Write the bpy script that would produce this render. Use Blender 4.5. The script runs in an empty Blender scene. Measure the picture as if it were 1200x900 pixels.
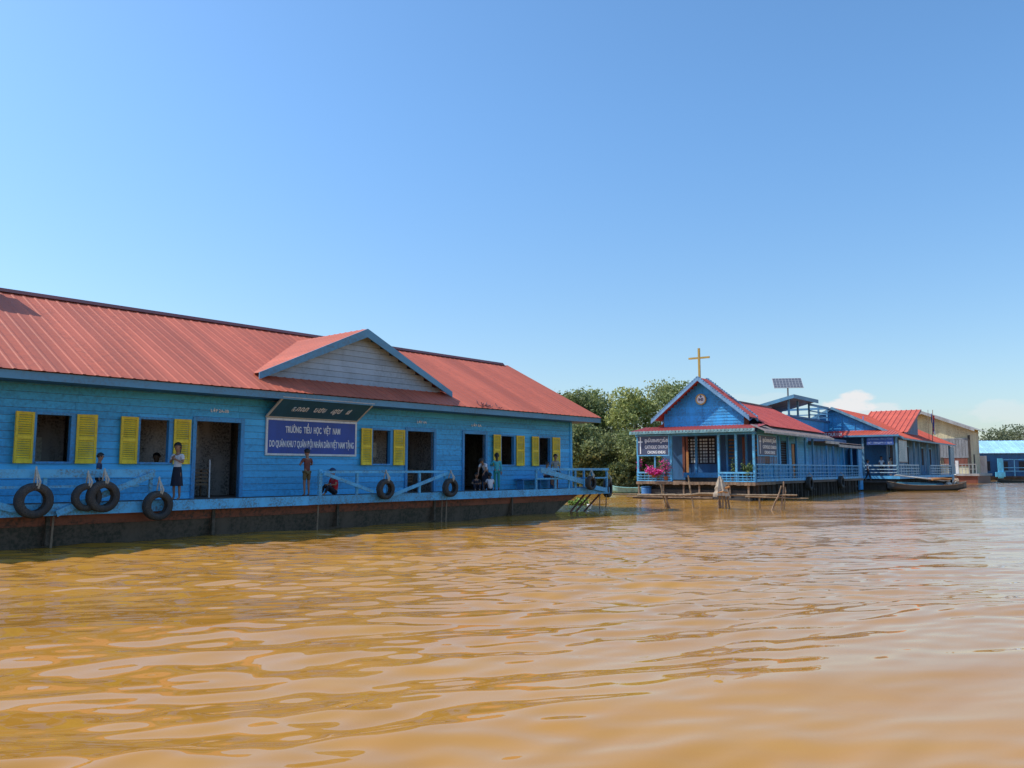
import bpy, bmesh, math, random
import numpy as np
from mathutils import Vector, Matrix
R = math.radians
scene = bpy.context.scene
COL = scene.collection
rnd = random.Random(7)

# ------------------------------------------------------------------ materials
def nodes(name):
    m = bpy.data.materials.new(name); m.use_nodes = True
    nt = m.node_tree; b = nt.nodes['Principled BSDF']
    return m, nt, b
def N(nt, typ, **kw):
    n = nt.nodes.new(typ)
    for k, v in kw.items():
        if k in n.inputs.keys() if hasattr(n.inputs, 'keys') else False: n.inputs[k].default_value = v
        else: setattr(n, k, v)
    return n
def mixc(nt, fac, a, b, mode='MIX'):
    n = nt.nodes.new('ShaderNodeMix'); n.data_type = 'RGBA'; n.blend_type = mode
    for sock, v in ((0, fac), (6, a), (7, b)):
        if isinstance(v, (int, float)): n.inputs[sock].default_value = v
        elif isinstance(v, tuple): n.inputs[sock].default_value = (v[0], v[1], v[2], 1)
        else: nt.links.new(v, n.inputs[sock])
    return n.outputs[2]
def ramp(nt, src, stops):
    n = nt.nodes.new('ShaderNodeValToRGB')
    while len(n.color_ramp.elements) < len(stops): n.color_ramp.elements.new(.5)
    for e, (p, c) in zip(n.color_ramp.elements, stops):
        e.position = p; e.color = (c, c, c, 1) if isinstance(c, (int, float)) else (c[0], c[1], c[2], 1)
    nt.links.new(src, n.inputs[0]); return n.outputs[0]
def noise(nt, scale, detail=4, rough=.6, stretch=None, coord='Object'):
    tc = nt.nodes.new('ShaderNodeTexCoord'); mp = nt.nodes.new('ShaderNodeMapping')
    if stretch: mp.inputs['Scale'].default_value = stretch
    nt.links.new(tc.outputs[coord], mp.inputs[0])
    n = nt.nodes.new('ShaderNodeTexNoise'); n.inputs['Scale'].default_value = scale
    n.inputs['Detail'].default_value = detail; n.inputs['Roughness'].default_value = rough
    nt.links.new(mp.outputs[0], n.inputs['Vector']); return n.outputs['Fac']
def paint(name, c, dirt=(.10, .09, .08), amount=.35, rough=.55, scale=1.6, streak=None, bump=.25, fade=.3, light=1.25, metal=0, isl=.14, bands=0):
    """weathered paint: broad fading, vertical or along-grain streaks of dirt, fine bump, small tone shift per board"""
    m, nt, b = nodes(name)
    streak = streak or (1, 1, .35)
    n1 = noise(nt, scale, 6, .62, streak)
    n2 = noise(nt, scale * 9, 5, .7, (1, 1, 1))
    lightc = tuple(min(1, x * light + .015) for x in c)
    base = mixc(nt, ramp(nt, n1, [(.35, 0), (.7, fade * 2)]), c, lightc)
    geo = nt.nodes.new('ShaderNodeNewGeometry')
    isr = ramp(nt, geo.outputs['Random Per Island'], [(0, 1 - isl), (1, 1 + isl)])
    base = mixc(nt, 1.0, base, isr, 'MULTIPLY')
    if bands:   # sheets of slightly different tone side by side
        bn = noise(nt, 1, 2, .5, (bands, .02, .02)); base = mixc(nt, 1.0, base, ramp(nt, bn, [(.35, .80), (.65, 1.12)]), 'MULTIPLY')
        rs = noise(nt, 2.2, 6, .7, (2.5, .35, .35)); base = mixc(nt, ramp(nt, rs, [(.60, 0), (.74, .55)]), base, (.30, .12, .07))
    d = nt.nodes.new('ShaderNodeMath'); d.operation = 'MULTIPLY'
    nt.links.new(ramp(nt, n1, [(.45, 1), (.62, 0)]), d.inputs[0]); nt.links.new(ramp(nt, n2, [(.42, 0), (.66, amount * 2)]), d.inputs[1])
    col = mixc(nt, d.outputs[0], base, dirt)
    nt.links.new(col, b.inputs['Base Color'])
    b.inputs['Roughness'].default_value = rough; b.inputs['Metallic'].default_value = metal
    bp = nt.nodes.new('ShaderNodeBump'); bp.inputs['Strength'].default_value = bump; bp.inputs['Distance'].default_value = .01
    nt.links.new(n2, bp.inputs['Height']); nt.links.new(bp.outputs[0], b.inputs['Normal'])
    return m
def flat(name, c, rough=.7, n=.25, scale=12):
    m, nt, b = nodes(name)
    f = noise(nt, scale, 4, .6)
    dk = tuple(x * (1 - n) for x in c); lt = tuple(min(1, x * (1 + n)) for x in c)
    nt.links.new(mixc(nt, ramp(nt, f, [(.3, 0), (.7, 1)]), dk, lt), b.inputs['Base Color'])
    b.inputs['Roughness'].default_value = rough
    return m
BLUE = (.055, .43, .79)
M = dict(
    blue=paint('blue_wall_paint', BLUE, dirt=(.03, .16, .34), amount=.3, scale=1.1, bump=.12, streak=(.35, 1, 1.6)),
    trim=paint('blue_trim_paint', (.045, .29, .60), dirt=(.08, .12, .16), amount=.4, scale=2),
    edge=paint('pale_blue_edge', (.09, .43, .72), dirt=(.12, .16, .18), amount=.5, scale=2.4, streak=(1, 1, 1)),
    fascia=paint('grey_blue_fascia', (.085, .26, .42), dirt=(.12, .14, .16), amount=.35, scale=1.4, streak=(.4, 1, 1)),
    cblue=paint('deep_blue_paint', (.022, .31, .68), dirt=(.04, .10, .2), amount=.4, scale=1.3),
    cpale=paint('washed_blue_paint', (.10, .42, .72), dirt=(.12, .2, .26), amount=.5, scale=2.5),
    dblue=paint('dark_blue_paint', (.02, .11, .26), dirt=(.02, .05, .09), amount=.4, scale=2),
    gable=paint('grey_siding', (.30, .38, .45), dirt=(.22, .27, .31), amount=.3, scale=1.0),
    yellow=paint('yellow_paint', (.80, .57, .025), dirt=(.3, .22, .02), amount=.3, scale=5),
    roof=paint('red_metal_roof', (.57, .12, .055), dirt=(.42, .10, .055), amount=.4, rough=.62, scale=.7, streak=(1, .3, .3), bump=.1, fade=.5, light=1.12, isl=.0, bands=1.3),
    roof2=paint('red_metal_roof_b', (.50, .085, .065), dirt=(.3, .05, .05), amount=.4, rough=.5, scale=.9, bump=.1, light=1.1, isl=0),
    roof3=paint('orange_red_metal_roof', (.60, .105, .05), dirt=(.35, .06, .04), amount=.4, rough=.5, scale=.9, bump=.1, light=1.15, isl=0),
    ridge=paint('dark_red_ridge', (.16, .045, .05), amount=.3),
    hull=paint('rusty_hull', (.27, .085, .045), dirt=(.09, .05, .035), amount=.6, scale=1.5, streak=(.5, 1, 2), rough=.8),
    hullb=paint('tarred_hull', (.115, .08, .055), dirt=(.05, .045, .03), amount=.8, scale=1.4, rough=.85),
    deck=paint('deck_boards', (.16, .12, .10), dirt=(.06, .05, .045), amount=.6, scale=2, streak=(.2, 2, 1), rough=.8),
    wood=paint('weathered_wood', (.27, .18, .115), dirt=(.10, .07, .05), amount=.7, scale=4, rough=.85),
    dwood=paint('dark_wet_wood', (.055, .042, .034), dirt=(.02, .018, .015), amount=.7, scale=3, rough=.8),
    bamboo=paint('bamboo_pole', (.36, .25, .15), dirt=(.13, .085, .05), amount=.7, scale=6, rough=.8, streak=(1, 1, 1)),
    brownmetal=paint('brown_grey_sheet', (.25, .20, .19), dirt=(.14, .10, .09), amount=.6, scale=2.5, rough=.7),
    greymetal=paint('grey_sheet', (.33, .33, .33), dirt=(.2, .16, .14), amount=.5, scale=1.5, rough=.6),
    beige=paint('beige_sheet', (.58, .50, .31), dirt=(.28, .22, .15), amount=.45, scale=.8, rough=.6, isl=.05),
    white=paint('white_paint', (.68, .70, .70), dirt=(.4, .4, .38), amount=.25, scale=3, isl=.03),
    cream=paint('cream_trim', (.55, .52, .45), dirt=(.35, .3, .25), amount=.3, scale=3),
    navy=paint('sign_navy', (.025, .07, .34), dirt=(.05, .07, .16), amount=.3, scale=2, isl=0),
    teal=paint('sign_teal', (.02, .10, .155), dirt=(.03, .08, .1), amount=.3, scale=2, isl=0),
    cnavy=paint('sign_dark_slate', (.04, .06, .13), dirt=(.08, .09, .12), amount=.4, scale=3, isl=0),
    letter=flat('sign_lettering', (.80, .82, .84), .6, .08),
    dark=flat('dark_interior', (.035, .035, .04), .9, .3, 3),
    inner=paint('inner_boards', (.50, .47, .45), dirt=(.04, .035, .03), amount=.5, scale=2),
    paper=flat('paper_sheets', (.78, .75, .66), .8, .3, 18),
    rubber=paint('tyre_rubber', (.028, .027, .028), dirt=(.10, .085, .07), amount=.7, scale=7, rough=.8, bump=.6, isl=0),
    rope=flat('pale_rope', (.50, .46, .38), .9, .25, 30),
    gold=paint('gilt_wood', (.46, .30, .06), dirt=(.25, .17, .05), amount=.3, scale=3, isl=.05),
    brown=paint('red_brown_wood', (.20, .06, .035), dirt=(.08, .03, .02), amount=.4, scale=3),
    orangewood=paint('orange_wood', (.45, .20, .06), dirt=(.2, .1, .04), amount=.3, scale=3),
    skin=flat('skin', (.31, .165, .10), .6, .08), hair=flat('black_hair', (.012, .010, .010), .5, .3),
    shirtw=flat('white_cotton', (.62, .64, .68), .85, .06), skirt=flat('navy_cloth', (.018, .020, .035), .9, .2),
    red=flat('red_cotton', (.52, .02, .035), .85, .1), maroon=flat('maroon_cotton', (.17, .055, .04), .85, .15),
    olive=flat('olive_cotton', (.16, .12, .05), .85, .3, 20), tealc=flat('turquoise_cotton', (.06, .42, .50), .85, .08),
    tealp=flat('teal_green_cotton', (.03, .27, .25), .85, .08), greyc=flat('grey_cotton', (.33, .33, .31), .85, .1),
    capc=flat('navy_cap', (.03, .05, .12), .8, .1), tan=flat('tan_cotton', (.42, .33, .24), .85, .1),
    panel=flat('solar_cells', (.13, .14, .17), .25, .2), alum=flat('aluminium', (.5, .51, .52), .4, .05),
    concrete=flat('dirty_sacking', (.52, .44, .34), .9, .3, 8),
    pink=flat('magenta_petals', (.75, .03, .30), .7, .2, 10), mint=paint('mint_boat_paint', (.25, .47, .40), amount=.4, scale=3),
    bluep=paint('blue_plastic', (.02, .16, .42), amount=.3, scale=4, isl=0), cyan=paint('cyan_paint', (.10, .52, .78), amount=.3, scale=3),
    skyroof=paint('pale_blue_sheet', (.36, .62, .86), dirt=(.2, .35, .5), amount=.4, scale=.6, isl=0), midroof=paint('blue_sheet', (.05, .25, .52), amount=.3, scale=.6, isl=0),
    greenw=flat('bright_waterweed', (.16, .27, .03), .7, .3, 12), clay=flat('terracotta', (.28, .10, .05), .8, .2),
    cloth=flat('grey_white_cloth', (.55, .53, .48), .9, .2, 6), flagb=flat('flag_blue', (.02, .035, .2), .8, .1), flagr=flat('flag_red', (.55, .03, .03), .8, .1),
    boat=paint('dark_boat_planks', (.05, .055, .06), dirt=(.10, .08, .06), amount=.6, scale=3), tarp=flat('blue_green_tarp', (.03, .12, .17), .6, .3, 6),
    slatepost=paint('slate_blue_post', (.13, .29, .40), dirt=(.1, .13, .15), amount=.5, scale=3),
    bark=paint('bark', (.13, .10, .075), dirt=(.05, .04, .03), amount=.6, scale=5, rough=.9),
)
def leafmat(name, dark, mid, lightc, yl):
    m, nt, b = nodes(name)
    geo = nt.nodes.new('ShaderNodeNewGeometry')
    f = noise(nt, .55, 3, .6, coord='Object')
    c = mixc(nt, ramp(nt, f, [(.38, 0), (.62, 1)]), dark, mid)
    c2 = mixc(nt, ramp(nt, geo.outputs['Random Per Island'], [(.45, 0), (1, 1)]), c, lightc)
    f2 = noise(nt, .23, 2, .5, coord='Object')
    c3 = mixc(nt, ramp(nt, f2, [(.5, 0), (.7, .7)]), c2, yl)
    nt.links.new(c3, b.inputs['Base Color']); b.inputs['Roughness'].default_value = .6
    tr = nt.nodes.new('ShaderNodeBsdfTranslucent'); nt.links.new(c3, tr.inputs[0])
    mx = nt.nodes.new('ShaderNodeMixShader'); mx.inputs[0].default_value = .42
    out = nt.nodes['Material Output']
    nt.links.new(b.outputs[0], mx.inputs[1]); nt.links.new(tr.outputs[0], mx.inputs[2]); nt.links.new(mx.outputs[0], out.inputs[0])
    return m
M['leafA'] = leafmat('leaves_olive', (.11, .15, .045), (.26, .31, .10), (.45, .48, .19), (.48, .43, .18))
M['leafB'] = leafmat('leaves_dark', (.10, .14, .05), (.23, .28, .10), (.40, .43, .18), (.44, .40, .18))
M['leafC'] = leafmat('leaves_yellow_green', (.19, .23, .06), (.37, .41, .12), (.55, .56, .2), (.54, .48, .18))
M['plant'] = leafmat('leaves_pot_plants', (.04, .09, .02), (.10, .17, .04), (.25, .32, .12), (.45, .42, .30))
M['far'] = leafmat('leaves_far', (.11, .14, .07), (.17, .20, .10), (.24, .27, .15), (.27, .27, .16))

# ------------------------------------------------------------------ mesh builder
class MB:
    def __init__(s): s.v = []; s.f = []; s.g = []
    def add(s, vs, fs):
        o = len(s.v); s.g.append((list(vs), list(fs))); s.v += [tuple(p) for p in vs]; s.f += [tuple(i + o for i in f) for f in fs]
    def box(s, x0, x1, y0, y1, z0, z1):
        s.add([(x0, y0, z0), (x1, y0, z0), (x1, y1, z0), (x0, y1, z0), (x0, y0, z1), (x1, y0, z1), (x1, y1, z1), (x0, y1, z1)],
              [(0, 3, 2, 1), (4, 5, 6, 7), (0, 1, 5, 4), (1, 2, 6, 5), (2, 3, 7, 6), (3, 0, 4, 7)])
    def hexa(s, p):   # 8 points, bottom 4 then top 4
        s.add(p, [(0, 3, 2, 1), (4, 5, 6, 7), (0, 1, 5, 4), (1, 2, 6, 5), (2, 3, 7, 6), (3, 0, 4, 7)])
    def bar(s, a, b, w, h, up=(0, 0, 1)):
        a = Vector(a); b = Vector(b); d = (b - a).normalized(); u = Vector(up)
        if abs(d.dot(u)) > .99: u = Vector((1, 0, 0))
        x = d.cross(u).normalized(); z = x.cross(d).normalized(); x *= w / 2; z *= h / 2
        s.hexa([a - x - z, a + x - z, b + x - z, b - x - z, a - x + z, a + x + z, b + x + z, b - x + z])
    def prism(s, poly, axis, t0, t1):   # poly: 2D points on the other two axes
        n = len(poly)
        def P(a, b, t):
            return {'x': (t, a, b), 'y': (a, t, b), 'z': (a, b, t)}[axis]
        s.add([P(a, b, t0) for a, b in poly] + [P(a, b, t1) for a, b in poly],
              [tuple(range(n))[::-1], tuple(range(n, 2 * n))] + [(i, (i + 1) % n, n + (i + 1) % n, n + i) for i in range(n)])
    def tube(s, pts, rads, seg=8, cap=True):
        pts = [Vector(p) for p in pts]
        if isinstance(rads, (int, float)): rads = [rads] * len(pts)
        rings = []; prev = None
        for i, p in enumerate(pts):
            d = (pts[min(i + 1, len(pts) - 1)] - pts[max(i - 1, 0)]).normalized()
            ref = prev if prev is not None else (Vector((0, 0, 1)) if abs(d.z) < .9 else Vector((1, 0, 0)))
            x = d.cross(ref).normalized() if prev is None else (ref - d * ref.dot(d)).normalized()
            prev = x; y = d.cross(x)
            rings.append([p + (x * math.cos(2 * math.pi * k / seg) + y * math.sin(2 * math.pi * k / seg)) * rads[i] for k in range(seg)])
        vs = [q for r in rings for q in r]; fs = []
        for i in range(len(rings) - 1):
            for k in range(seg):
                fs.append((i * seg + k, i * seg + (k + 1) % seg, (i + 1) * seg + (k + 1) % seg, (i + 1) * seg + k))
        if cap: fs += [tuple(range(seg))[::-1], tuple((len(rings) - 1) * seg + k for k in range(seg))]
        s.add(vs, fs)
    def lathe(s, prof, seg=24, axis='z', c=(0, 0, 0)):   # prof (r, h)
        n = len(prof); vs = []
        for k in range(seg):
            a = 2 * math.pi * k / seg
            for r, h in prof:
                p = (r * math.cos(a), r * math.sin(a), h)
                if axis == 'y': p = (p[0], p[2], p[1])
                if axis == 'x': p = (p[2], p[0], p[1])
                vs.append((p[0] + c[0], p[1] + c[1], p[2] + c[2]))
        s.add(vs, [(k * n + i, ((k + 1) % seg) * n + i, ((k + 1) % seg) * n + i + 1, k * n + i + 1) for k in range(seg) for i in range(n - 1)])
    def siding(s, x0, x1, z0, z1, y, pitch=.17, holes=(), top=None, t=.022, stagger=True):
        """lapped boards on a wall plane y (outside is -y); holes (x0,x1,z0,z1); top(x)->z limit as list [(zmin, xa, xb)] handled by span(z)"""
        z = z0; r = random.Random(int(x0 * 10 + z0 * 7))
        while z < z1 - 1e-4:
            zt = min(z + pitch, z1)
            spans = [(x0, x1)] if top is None else [top((z + zt) / 2)]
            for (a, b, c, d) in holes:
                if zt > c + 1e-3 and z < d - 1e-3:
                    for q0, q1 in ((z + .006, c), (d, zt - .001)):
                        if q1 - q0 > .012: s.box(a - .001, b + .001, y - t * .6, y + .011, q0, q1)
                    ns = []
                    for (p, q) in spans:
                        if b <= p or a >= q: ns.append((p, q))
                        else:
                            if a > p: ns.append((p, a))
                            if b < q: ns.append((b, q))
                    spans = ns
            for (p, q) in spans:
                # butt joints every few metres
                cuts = [p]; c_ = p + r.uniform(1.2, 4)
                while stagger and c_ < q - .8: cuts.append(c_); c_ += r.uniform(2.4, 4.2)
                cuts.append(q)
                for a, b in zip(cuts[:-1], cuts[1:]):
                    if b - a < .01: continue
                    g = .002; w = r.uniform(-.003, .003)
                    z_ = z + .006
                    s.hexa([(a + g, y - t + w, z_), (b - g, y - t + w, z_), (b - g, y + .012, z_), (a + g, y + .012, z_),
                            (a + g, y - .006 + w * .5, zt - .001), (b - g, y - .006 + w * .5, zt - .001), (b - g, y + .012, zt - .001), (a + g, y + .012, zt - .001)])
            z += pitch
    def ribbed(s, org, U, V, NN, L, tf, sp=.25, h=.011, th=.004):
        """rib-profiled sheet: ribs run along V, repeated along U; tf(s)->(t0,t1) extents along V"""
        org = Vector(org); U = Vector(U).normalized(); V = Vector(V).normalized(); NN = Vector(NN).normalized()
        prof = []; n = max(1, int(round(L / sp))); p = L / n
        for i in range(n):
            a = i * p
            prof += [(a, 0), (a + p * .60, 0), (a + p * .70, h), (a + p * .84, h), (a + p * .97, 0)]
        prof.append((L, 0))
        vs = []; fs = []
        for i, (a, hh) in enumerate(prof):
            t0, t1 = tf(min(max(a, 0), L))
            vs += [org + U * a + V * t0 + NN * hh, org + U * a + V * t1 + NN * hh]
        for i in range(len(prof) - 1): fs.append((2 * i, 2 * i + 1, 2 * i + 3, 2 * i + 2))
        s.add(vs, fs)
    def build(s, name, mat, parent=None, smooth=False, loc=None, rot=None):
        me = bpy.data.meshes.new(name); me.from_pydata(s.v, [], s.f)
        if smooth:
            me.polygons.foreach_set('use_smooth', [True] * len(me.polygons))
        me.materials.append(mat)
        o = bpy.data.objects.new(name, me); COL.objects.link(o)
        if parent: o.parent = parent
        if loc is not None: o.location = loc
        if rot is not None: o.rotation_euler = rot
        return o
def each(m, name, mat, parent, smooth=False):
    """every piece collected in m becomes a mesh object of its own"""
    out = []
    for vs, fs in m.g:
        q = MB(); q.add(vs, fs); out.append(q.build(name, mat[len(out) % len(mat)] if isinstance(mat, list) else mat, parent, smooth))
    return out
def fixn(o):
    bm = bmesh.new(); bm.from_mesh(o.data); bmesh.ops.recalc_face_normals(bm, faces=bm.faces); bm.to_mesh(o.data); bm.free(); return o

# ------------------------------------------------------------------ frames and things
class Frame:
    """building frame: x runs along the wall direction th (degrees from +Y), y runs inward, away from the channel"""
    def __init__(s, th, D, s0):
        t = R(th); s.u = Vector((math.sin(t), math.cos(t), 0)); s.n = Vector((math.cos(t), -math.sin(t), 0))
        s.o = s.u * s0 - s.n * D; s.rz = R(90 - th)
    def P(s, x, y, z): return s.o + s.u * x - s.n * y + Vector((0, 0, z))
def tag(o, label=None, cat=None, group=None, kind=None):
    if label: o['label'] = label
    if cat: o['category'] = cat
    if group: o['group'] = group
    if kind: o['kind'] = kind
    return o
def thing(name, label, cat, loc=(0, 0, 0), rz=0, group=None):
    o = bpy.data.objects.new(name, None); COL.objects.link(o); o.empty_display_size = .1
    o.location = loc; o.rotation_euler = (0, 0, rz)
    return tag(o, label, cat, group)
def text(name, body, size, mat, parent, loc, rot, sx=1.0, ext=.006, bold=0):
    cu = bpy.data.curves.new(name, 'FONT'); cu.body = body; cu.size = size; cu.align_x = 'CENTER'; cu.align_y = 'CENTER'
    cu.extrude = ext; cu.offset = bold; cu.resolution_u = 3
    t = bpy.data.objects.new(name, cu); COL.objects.link(t)
    bpy.context.view_layer.update()
    me = bpy.data.meshes.new_from_object(t.evaluated_get(bpy.context.evaluated_depsgraph_get()))
    bpy.data.objects.remove(t)
    me.materials.clear(); me.materials.append(mat)
    o = bpy.data.objects.new(name, me); COL.objects.link(o); o.parent = parent
    o.location = loc; o.rotation_euler = rot; o.scale = (sx, 1, 1)
    return o
def fit(o, width):
    w = max(v.co.x for v in o.data.vertices) - min(v.co.x for v in o.data.vertices)
    o.scale = (width / max(w, 1e-3), 1, 1)

# ================================================================== SCHOOL
S0 = 15.0
SF = Frame(40.65, 18.0, S0)
def X(s): return s - S0
school = thing('school_building', 'long blue floating school with salmon red ribbed roof and yellow shutters', 'school', SF.P(0, 0, 0), SF.rz)
WY = 1.44; ZD = .87; SA, SB = -2.0, 26.27
wins = [(2.2, 3.0), (4.4, 5.2), (6.64, 7.44), (8.91, 9.71), (16.04, 16.83), (21.98, 22.77), (24.16, 24.93)]
doors = [(10.36, 11.6), (17.49, 18.65), (20.09, 21.16), (0.2, 1.3)]
WZ0, WZ1, DZ1 = 1.74, 2.83, 2.83
holes = [(X(a), X(b), WZ0, WZ1) for a, b in wins] + [(X(a), X(b), ZD, DZ1) for a, b in doors]
m = MB(); m.siding(X(SA), X(SB), ZD, 3.58, WY, .172, holes)
for a, b in ((SA, SA + .1), (SB - .1, SB + .03)): m.box(X(a), X(b), WY - .045, WY + .1, ZD, 3.58)
m.build('wall', M['blue'], school)
# inner lining so that the rooms are closed
m = MB(); zz = [ZD, WZ0, WZ1, 3.4]
xs = sorted([X(SA), X(SB)] + [v for h in holes for v in h[:2]])
for a, b in zip(xs[:-1], xs[1:]):
    c = (a + b) / 2; h = [h for h in holes if h[0] < c < h[1]]
    if not h: m.box(a, b, WY + .02, WY + .07, ZD, 3.4)
    else:
        m.box(a, b, WY + .02, WY + .07, h[0][3], 3.4)
        if h[0][2] > ZD + .1: m.box(a, b, WY + .02, WY + .07, ZD, h[0][2])
m.box(X(SA), X(SB), 9.3, 9.4, ZD, 3.4)
for s in (SA + .1, 4.0, 8.2, 12.9, 19.4, SB - .15): m.box(X(s), X(s + .06), WY + .07, 9.3, ZD, 3.4)
m.box(X(SA), X(SB), WY + .07, 9.4, 3.4, 3.46)
m.build('inner_wall', M['inner'], school)
# back and end walls
m = MB()
m.box(X(SA), X(SB), 9.5, 9.56, ZD, 3.6)
m.siding(X(SA), X(SB), ZD, 3.58, 9.6, .172)
m.build('back_wall', M['blue'], school)
for sx_, sg in ((SB, 1), (SA, -1)):
    m = MB(); z = ZD
    while z < 6.1:
        zt = z + .172
        if z < 3.5: ya, yb = WY, 9.56
        else: hh = (z + .1 - 3.5) / .515; ya, yb = WY - .3 + hh, 9.86 - hh
        if yb - ya < .1: break
        x = X(sx_)
        m.hexa([(x, ya, z), (x + sg * .02, ya, z), (x + sg * .02, yb, z), (x, yb, z), (x, ya, zt), (x + sg * .004, ya, zt), (x + sg * .004, yb, zt), (x, yb, zt)])
        z = zt
    fixn(m.build('end_wall', M['blue'], school))
# roof
RY0, RZ0, RYR, RZR = .5, 3.655, 5.5, 6.2
sl = Vector((0, RY0 - RYR, RZ0 - RZR)); SLn = sl.length
def roofplane(x0, x1, side=1, spx=.27):
    m = MB(); V = Vector((0, -side * (RYR - RY0), RZ0 - RZR)); NN = Vector((0, -side * (RZR - RZ0), RYR - RY0))
    m.ribbed((x0, RYR, RZR), (1, 0, 0), V, NN, x1 - x0, lambda s: (0, SLn + (.0 if side > 0 else 0)), spx)
    return m
rx0, rx1 = X(-3), X(27.1)
ro = roofplane(rx0, rx1).build('roof', M['roof'], school)
roofplane(rx0, rx1, -1).build('rear_roof_slope', M['roof'], school)
m = MB()   # ridge cap: folded sheet with ragged underside
for i in range(int((rx1 - rx0) / .9)):
    a = rx0 + i * .9; b = a + .9
    if b > rx1: b = rx1
    m.hexa([(a, RYR - .16, RZR - .035), (b, RYR - .16, RZR - .035), (b, RYR + .16, RZR - .035), (a, RYR + .16, RZR - .035),
            (a, RYR - .05, RZR + .075), (b, RYR - .05, RZR + .075), (b, RYR + .05, RZR + .075), (a, RYR + .05, RZR + .075)])
m.build('ridge_cap', M['ridge'], ro)
m = MB(); m.box(X(5.95), X(6.6), RYR - .25, RYR + .25, RZR - .05, RZR + .85); m.box(X(5.85), X(6.7), RYR - .33, RYR + .33, RZR + .851, RZR + .92); m.build('ridge_shadow_box', M['ridge'], ro)  # box added out of view, only to cast a shadow on the roof by the ridge
m = MB()   # fascia boards under the eaves and rakes
m.box(rx0, rx1 - .02, RY0 + .06, RY0 + .10, 3.46, 3.635)
m.box(rx0, rx1 - .02, 10.40, 10.44, 3.46, 3.635)
for xe in (rx1 - .045, rx0 + .01):
    for side in (1, -1):
        y1 = RYR - side * 4.95
        m.hexa([(xe, RYR, RZR - .22), (xe + .035, RYR, RZR - .22), (xe + .035, y1, 3.46), (xe, y1, 3.46),
                (xe, RYR, RZR - .02), (xe + .035, RYR, RZR - .02), (xe + .035, y1, 3.64), (xe, y1, 3.64)])
fixn(m.build('fascia', M['fascia'], school))
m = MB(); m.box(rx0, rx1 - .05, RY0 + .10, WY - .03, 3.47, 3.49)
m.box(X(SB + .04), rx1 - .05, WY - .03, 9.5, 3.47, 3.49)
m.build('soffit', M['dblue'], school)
# front gable (dormer)
DC, DY, DZA, DHW = 15.6, 1.2, 5.83, 3.62
DS = (DZA - 4.17) / DHW
dl = math.hypot(1, DS)
def mainz(y): return RZ0 + (y - RY0) * (RZR - RZ0) / (RYR - RY0)
yend = RY0 + (DZA - RZ0) / ((RZR - RZ0) / (RYR - RY0))
for side in (-1, 1):
    m = MB()
    V = Vector((side, 0, -DS)); NN = Vector((side * DS, 0, 1))
    def tf(a, side=side):
        y = DY + a; d = (DZA - mainz(y)) / DS + .03
        return (0, min(max(d, .02), DHW + .02) * dl)
    m.ribbed((X(DC), DY, DZA + .02), (0, 1, 0), V, NN, yend - DY, tf, .27)
    m.build('gable_roof', M['roof'], school)
m = MB()
for side in (-1, 1):
    e = X(DC) + side * (DHW + .03); xc = X(DC)
    m.hexa([(xc, DY - .04, DZA - .24), (e, DY - .04, DZA - DHW * DS - .17), (e, DY, DZA - DHW * DS - .17), (xc, DY, DZA - .24),
            (xc, DY - .04, DZA + .02), (e, DY - .04, DZA - DHW * DS + .02), (e, DY, DZA - DHW * DS + .02), (xc, DY, DZA + .02)])
fixn(m.build('gable_rake_board', M['fascia'], school))
m = MB(); FY = 1.5; zb = mainz(FY) - .02
m.siding(0, 0, zb, DZA - .1, FY, .172, (), top=lambda z: (X(DC) - max(.02, (DZA - .05 - z) / DS), X(DC) + max(.02, (DZA - .05 - z) / DS)), stagger=False)
m.build('gable_wall', M['gable'], school)
m = MB()
m.prism([(X(DC) - 3.5, zb), (X(DC) + 3.5, zb), (X(DC), DZA - .06)], 'y', FY + .013, FY + .03)
m.build('gable_backing', M['dblue'], school)
# windows
def leaf(w, h):
    m = MB(); t = .035
    for a, b in ((0, .055), (w - .055, w)): m.box(a, b, -t, 0, 0, h)
    for a, b in ((0, .07), (h * .5 - .035, h * .5 + .035), (h - .07, h)): m.box(.056, w - .056, -t + .002, -.002, a, b)
    for z0, z1 in ((.07, h * .5 - .035), (h * .5 + .035, h - .07)):
        n = 9; st = (z1 - z0) / n
        for i in range(n):
            z = z0 + st * i
            m.hexa([(.057, -t + .004, z), (w - .057, -t + .004, z), (w - .057, -t + .010, z), (.057, -t + .010, z),
                    (.057, -.012, z + st * .85), (w - .057, -.012, z + st * .85), (w - .057, -.006, z + st * .85), (.057, -.006, z + st * .85)])
    return m
lf = None
for (a, b), (bl, br) in zip(wins, [(6, 10), (12, 5), (17, 15), (5, 6), (4, 7), (5, 4), (3, 6)]):
    m = MB(); w = .05; x0, x1 = X(a), X(b)
    m.box(x0 - .04, x0 + .025, WY - .05, WY + .08, WZ0 - .02, WZ1 + .03); m.box(x1 - .07, x1 + .04, WY - .05, WY + .08, WZ0 - .02, WZ1 + .03)
    m.box(x0 + .026, x1 - .071, WY - .048, WY + .078, WZ1 - .03, WZ1 + .028); m.box(x0 + .026, x1 - .071, WY - .06, WY + .078, WZ0 - .018, WZ0 + .03)
    win = m.build('window', M['trim'], school)
    H_ = WZ1 - WZ0 + .02
    for side, ang in ((-1, bl), (1, br)):
        if lf is None:
            o = leaf(.42, H_).build('shutter', M['yellow'], win); lf = o
        else:
            o = lf.copy(); COL.objects.link(o); o.parent = win
        o.scale = (1, 1, 1)
        if side > 0: o.location = (x1 + .045, WY - .055, WZ0 - .01); o.rotation_euler = (0, 0, -R(ang))
        else:
            o.location = (x0 - .045, WY - .055, WZ0 - .01); o.rotation_euler = (0, 0, R(ang)); o.scale = (-1, 1, 1)
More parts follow.
